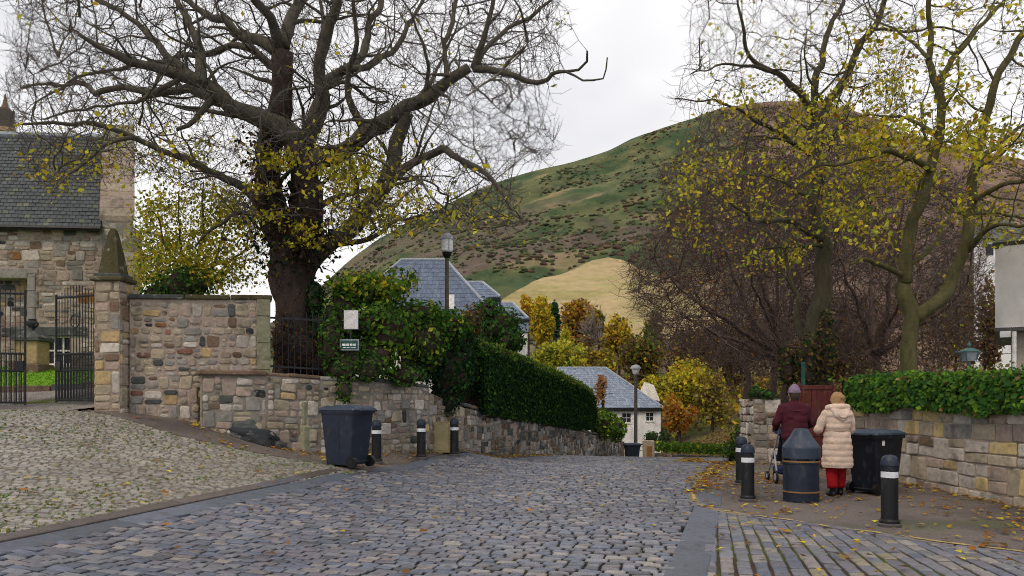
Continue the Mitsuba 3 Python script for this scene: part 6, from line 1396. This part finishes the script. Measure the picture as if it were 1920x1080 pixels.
i, j = np.meshgrid(np.arange(len(zs) - 1), np.arange(na), indexing='ij'); j2 = (j + 1) % na; f = np.stack([i * na + j, i * na + j2, (i + 1) * na + j2, (i + 1) * na + j], -1).reshape(-1, 4)
ck = add('coat', Wp((v, f)), 'cloth', 'coat', .6, wm, smooth=True)
def sleeve(pts, puffs=5, base=.075, end=.055):
    P_ = spline(np.array(pts), 12); n = len(P_); k = np.linspace(0, 1, n); r = base + (end - base) * k + .010 * np.abs(np.sin(k * np.pi * puffs)) - .004; return sweep(P_, r, 16)
add('sleeve', Wp(sleeve([(-.16, 0, 1.355), (-.235, .02, 1.24), (-.285, .06, 1.08), (-.24, .17, 1.07), (-.175, .26, 1.10)])), 'cloth', 'coat', .6, ck, smooth=True)
add('sleeve', Wp(sleeve([(.16, 0, 1.355), (.225, .02, 1.24), (.25, .05, 1.06), (.19, .17, 1.08), (.11, .27, 1.12)])), 'cloth', 'coat', .55, ck, smooth=True)
hd1 = hull((-.12, -.06, 1.42, .055), (.12, -.06, 1.42, .055), (-.09, -.13, 1.31, .045), (.09, -.13, 1.31, .045), (0, -.15, 1.25, .04)) + chain([(-.13, .05, 1.42, .05), (-.13, -.06, 1.43, .055), (0, -.10, 1.445, .05), (.13, -.06, 1.43, .055), (.13, .05, 1.42, .05)])
add('hood', Wp(flesh(hd1, .02, 8)), 'cloth', 'coat', .75, ck, smooth=True)
add('hood_fold', Wp(sweep(spline([(-.10, -.155, 1.335), (-.06, -.182, 1.285), (0, -.19, 1.265), (.06, -.182, 1.285), (.10, -.155, 1.335)], 6), .010, 6)), 'cloth', 'coatdark', .3, ck, smooth=True)
add('belt', Wp((lambda z_, k: sweep([[(.193) * math.cos(q) * 1.0, .146 * math.sin(q), z_] for q in np.linspace(0, 2 * np.pi, 33)], .011, 6, cap=False))(1.06, 1)), 'cloth', 'coatdark', .5, ck, smooth=True)
for s, kn, an in ((-1, (-.088, .02, .48), (-.095, -.03, .13)), (1, (.088, .05, .48), (.10, .10, .14))):
    add('trouser_leg', Wp(sweep(spline([(s * .09, 0, .78), kn, an], 8), np.linspace(.105, .082, 17), 16)), 'cloth', 'redtrouser', .6, wm, smooth=True)
    sx, sy, sz = an; add('boot', Wp(flesh(chain([(sx, sy - .01, .15, .052), (sx, sy, .06, .05)]) + hull((sx, sy - .03, .042, .04), (sx + s * .01, sy + .13, .034, .034), (sx + s * .015, sy + .06, .038, .042)), .02, 6)), 'gloss', 'boot', .4, wm, smooth=True)
# the man: maroon jacket, lilac knitted hat, pushing a pushchair
pm = P(1490, 912, 14.35); loc = (pm[0], 14.35, float(G(pm[0], 14.35)))
mn, Mp = person('person in a maroon jacket and lilac knitted hat pushing a pushchair behind the litter bin', loc, .0)
legs = chain([(-.10, 0, .90, .10), (-.105, .06, .50, .068), (-.11, .02, .09, .045)]) + chain([(.10, 0, .90, .10), (.105, -.02, .50, .068), (.11, -.12, .10, .045)])
tors = hull((0, 0, .95, .15), (-.10, 0, 1.0, .10), (.10, 0, 1.0, .10), (0, .01, 1.2, .13), (-.17, 0, 1.40, .07), (.17, 0, 1.40, .07))
armL = chain([(-.22, 0, 1.40, .06), (-.30, .04, 1.12, .048), (-.24, .30, 1.03, .038)]) + hand((-.235, .31, 1.03), (.1, 1, 0), 1, 1.08)
armR = chain([(.22, 0, 1.40, .06), (.31, .04, 1.12, .048), (.24, .30, 1.03, .038)]) + hand((.235, .31, 1.03), (-.1, 1, 0), -1, 1.08)
head = chain([(0, .01, 1.44, .06), (0, .03, 1.56, .056)]) + hull((0, .03, 1.665, .090), (0, .05, 1.64, .078), (0, .065, 1.575, .05)) + hull((0, .14, 1.635, .013), (0, .128, 1.66, .008)) + hull((-.022, .125, 1.59, .008), (.022, .125, 1.59, .008)) + hull((-.092, .03, 1.645, .017), (-.09, .03, 1.62, .013)) + hull((.092, .03, 1.645, .017), (.09, .03, 1.62, .013))
add('body', Mp(flesh(legs + tors + armL + armR + head, .022, 6)), 'cloth', 'skin', .35, mn, smooth=True)
add('eye', Mp(hull((-.032, .118, 1.665, .010)) + hull((.032, .118, 1.665, .010))), 'cloth', 'darkhair', .5, mn)
add('hair', Mp(flesh(hull((0, .0, 1.66, .094), (0, -.015, 1.60, .078), (0, -.005, 1.55, .062)) - hull((0, .17, 1.62, .12), (0, .16, 1.55, .10)), .02, 5)), 'cloth', 'darkhair', .5, mn, smooth=True)
hat = hull((0, .02, 1.70, .104), (0, .01, 1.745, .080)) - m3.Manifold.cube([1, 1, 1], True).translate([0, 0, 1.165])
add('hat', Mp(flesh(hat, .02, 5)), 'cloth', 'lilac', .8, mn, smooth=True)
add('hat_brim', Mp(sweep([[.099 * math.cos(q), .022 + .103 * math.sin(q), 1.675] for q in np.linspace(0, 2 * np.pi, 25)], .017, 8, cap=False)), 'cloth', 'lilac', .5, mn, smooth=True)
jk = hull((0, 0, .88, .17), (-.12, 0, .90, .12), (.12, 0, .90, .12), (0, 0, 1.18, .155), (-.12, 0, 1.15, .115), (.12, 0, 1.15, .115)) + hull((0, 0, 1.15, .15), (-.12, 0, 1.15, .118), (.12, 0, 1.15, .118), (-.20, -.01, 1.385, .088), (.20, -.01, 1.385, .088), (0, -.01, 1.44, .085)) + chain([(0, .0, 1.42, .088), (0, .015, 1.51, .074)])
jk = jk + chain([(-.215, 0, 1.385, .086), (-.315, .03, 1.13, .074), (-.25, .28, 1.03, .056)]) + chain([(.215, 0, 1.385, .086), (.325, .03, 1.13, .074), (.25, .28, 1.03, .056)])
t = flesh(jk, .025, 6); v = np.array(t.vertices); v += np.asarray(t.vertex_normals) * ((meshkit.fbm(v * [8, 8, 16], 3, 3) - .5) * .035)[:, None]; jkk = add('jacket', Mp((v, np.array(t.faces))), 'cloth', 'maroon', .55, mn, smooth=True)
add('yoke', Mp(sweep(spline([(-.20, -.078, 1.40), (-.10, -.105, 1.355), (0, -.118, 1.345), (.10, -.105, 1.355), (.20, -.078, 1.40)], 6), .012, 6)), 'cloth', 'maroonlight', .7, jkk, smooth=True)
for s, kn, an in ((-1, (-.105, .06, .50), (-.11, .02, .10)), (1, (.105, -.02, .50), (.11, -.12, .11))):
    add('trouser_leg', Mp(sweep(spline([(s * .10, 0, .92), kn, an], 8), np.linspace(.115, .075, 17), 16)), 'cloth', 'navy', .6, mn, smooth=True)
    sx, sy, sz = an; add('shoe', Mp(flesh(chain([(sx, sy - .01, .12, .05), (sx, sy, .06, .05)]) + hull((sx, sy - .03, .045, .042), (sx + s * .01, sy + .15, .036, .036), (sx, sy + .07, .04, .045)), .02, 6)), 'gloss', 'boot', .4, mn, smooth=True)
pc_ = thing('pushchair', 'navy pushchair with grey frame pushed by the person in maroon', 'pushchair')
px0, py0 = pm[0] + .10, 14.35 + .62; gz0 = float(G(px0, py0)); Cp = lambda m: xform(m, 0, (px0, py0, gz0))
for s in (-1, 1):
    add('side_frame', Cp(sweep(spline([(s * .26, -.30, 1.02), (s * .27, -.16, .80), (s * .27, .10, .45), (s * .25, .40, .14)], 6), .016, 8)), 'gloss', 'silver', .8, pc_, smooth=True)
    add('rear_leg', Cp(sweep([(s * .27, -.02, .60), (s * .295, -.26, .16)], .017, 8)), 'gloss', 'silver', .9, pc_)
    for (wy_, wr, wxx) in ((-.28, .125, .33), (.40, .09, .26)):
        th = np.linspace(0, 2 * np.pi, 25); w = add('wheel', Cp(sweep([[s * wxx, wy_ + (wr - .02) * math.cos(q), wr + (wr - .02) * math.sin(q)] for q in th], .022, 8, cap=False)), 'gloss', 'rubber', .6, pc_, smooth=True)
        add('hub', Cp(sweep([[s * wxx - .015, wy_, wr], [s * wxx + .015, wy_, wr]], wr * .55, 14)), 'gloss', 'silver', .4, w)
add('handlebar', Cp(sweep([(-.26, -.30, 1.02), (-.24, -.33, 1.03), (.24, -.33, 1.03), (.26, -.30, 1.02)], .018, 8)), 'gloss', 'black', .6, pc_)
add('seat', Cp(flesh(hull((-.20, .0, .42, .03), (.20, .0, .42, .03), (-.20, .30, .46, .03), (.20, .30, .46, .03)) + hull((-.20, -.02, .42, .03), (.20, -.02, .42, .03), (-.20, -.20, .88, .03), (.20, -.20, .88, .03)), .03, 4)), 'cloth', 'navy', .5, pc_, smooth=True)
add('canopy', Cp(flesh(hull((-.22, -.22, .90, .03), (.22, -.22, .90, .03), (-.22, .05, 1.02, .03), (.22, .05, 1.02, .03), (-.20, .22, .96, .03), (.20, .22, .96, .03)), .03, 4)), 'cloth', 'blue', .6, pc_, smooth=True)
add('basket', Cp(bx(-.22, .22, -.22, .24, .16, .30, .03)), 'cloth', 'blue', .4, pc_)
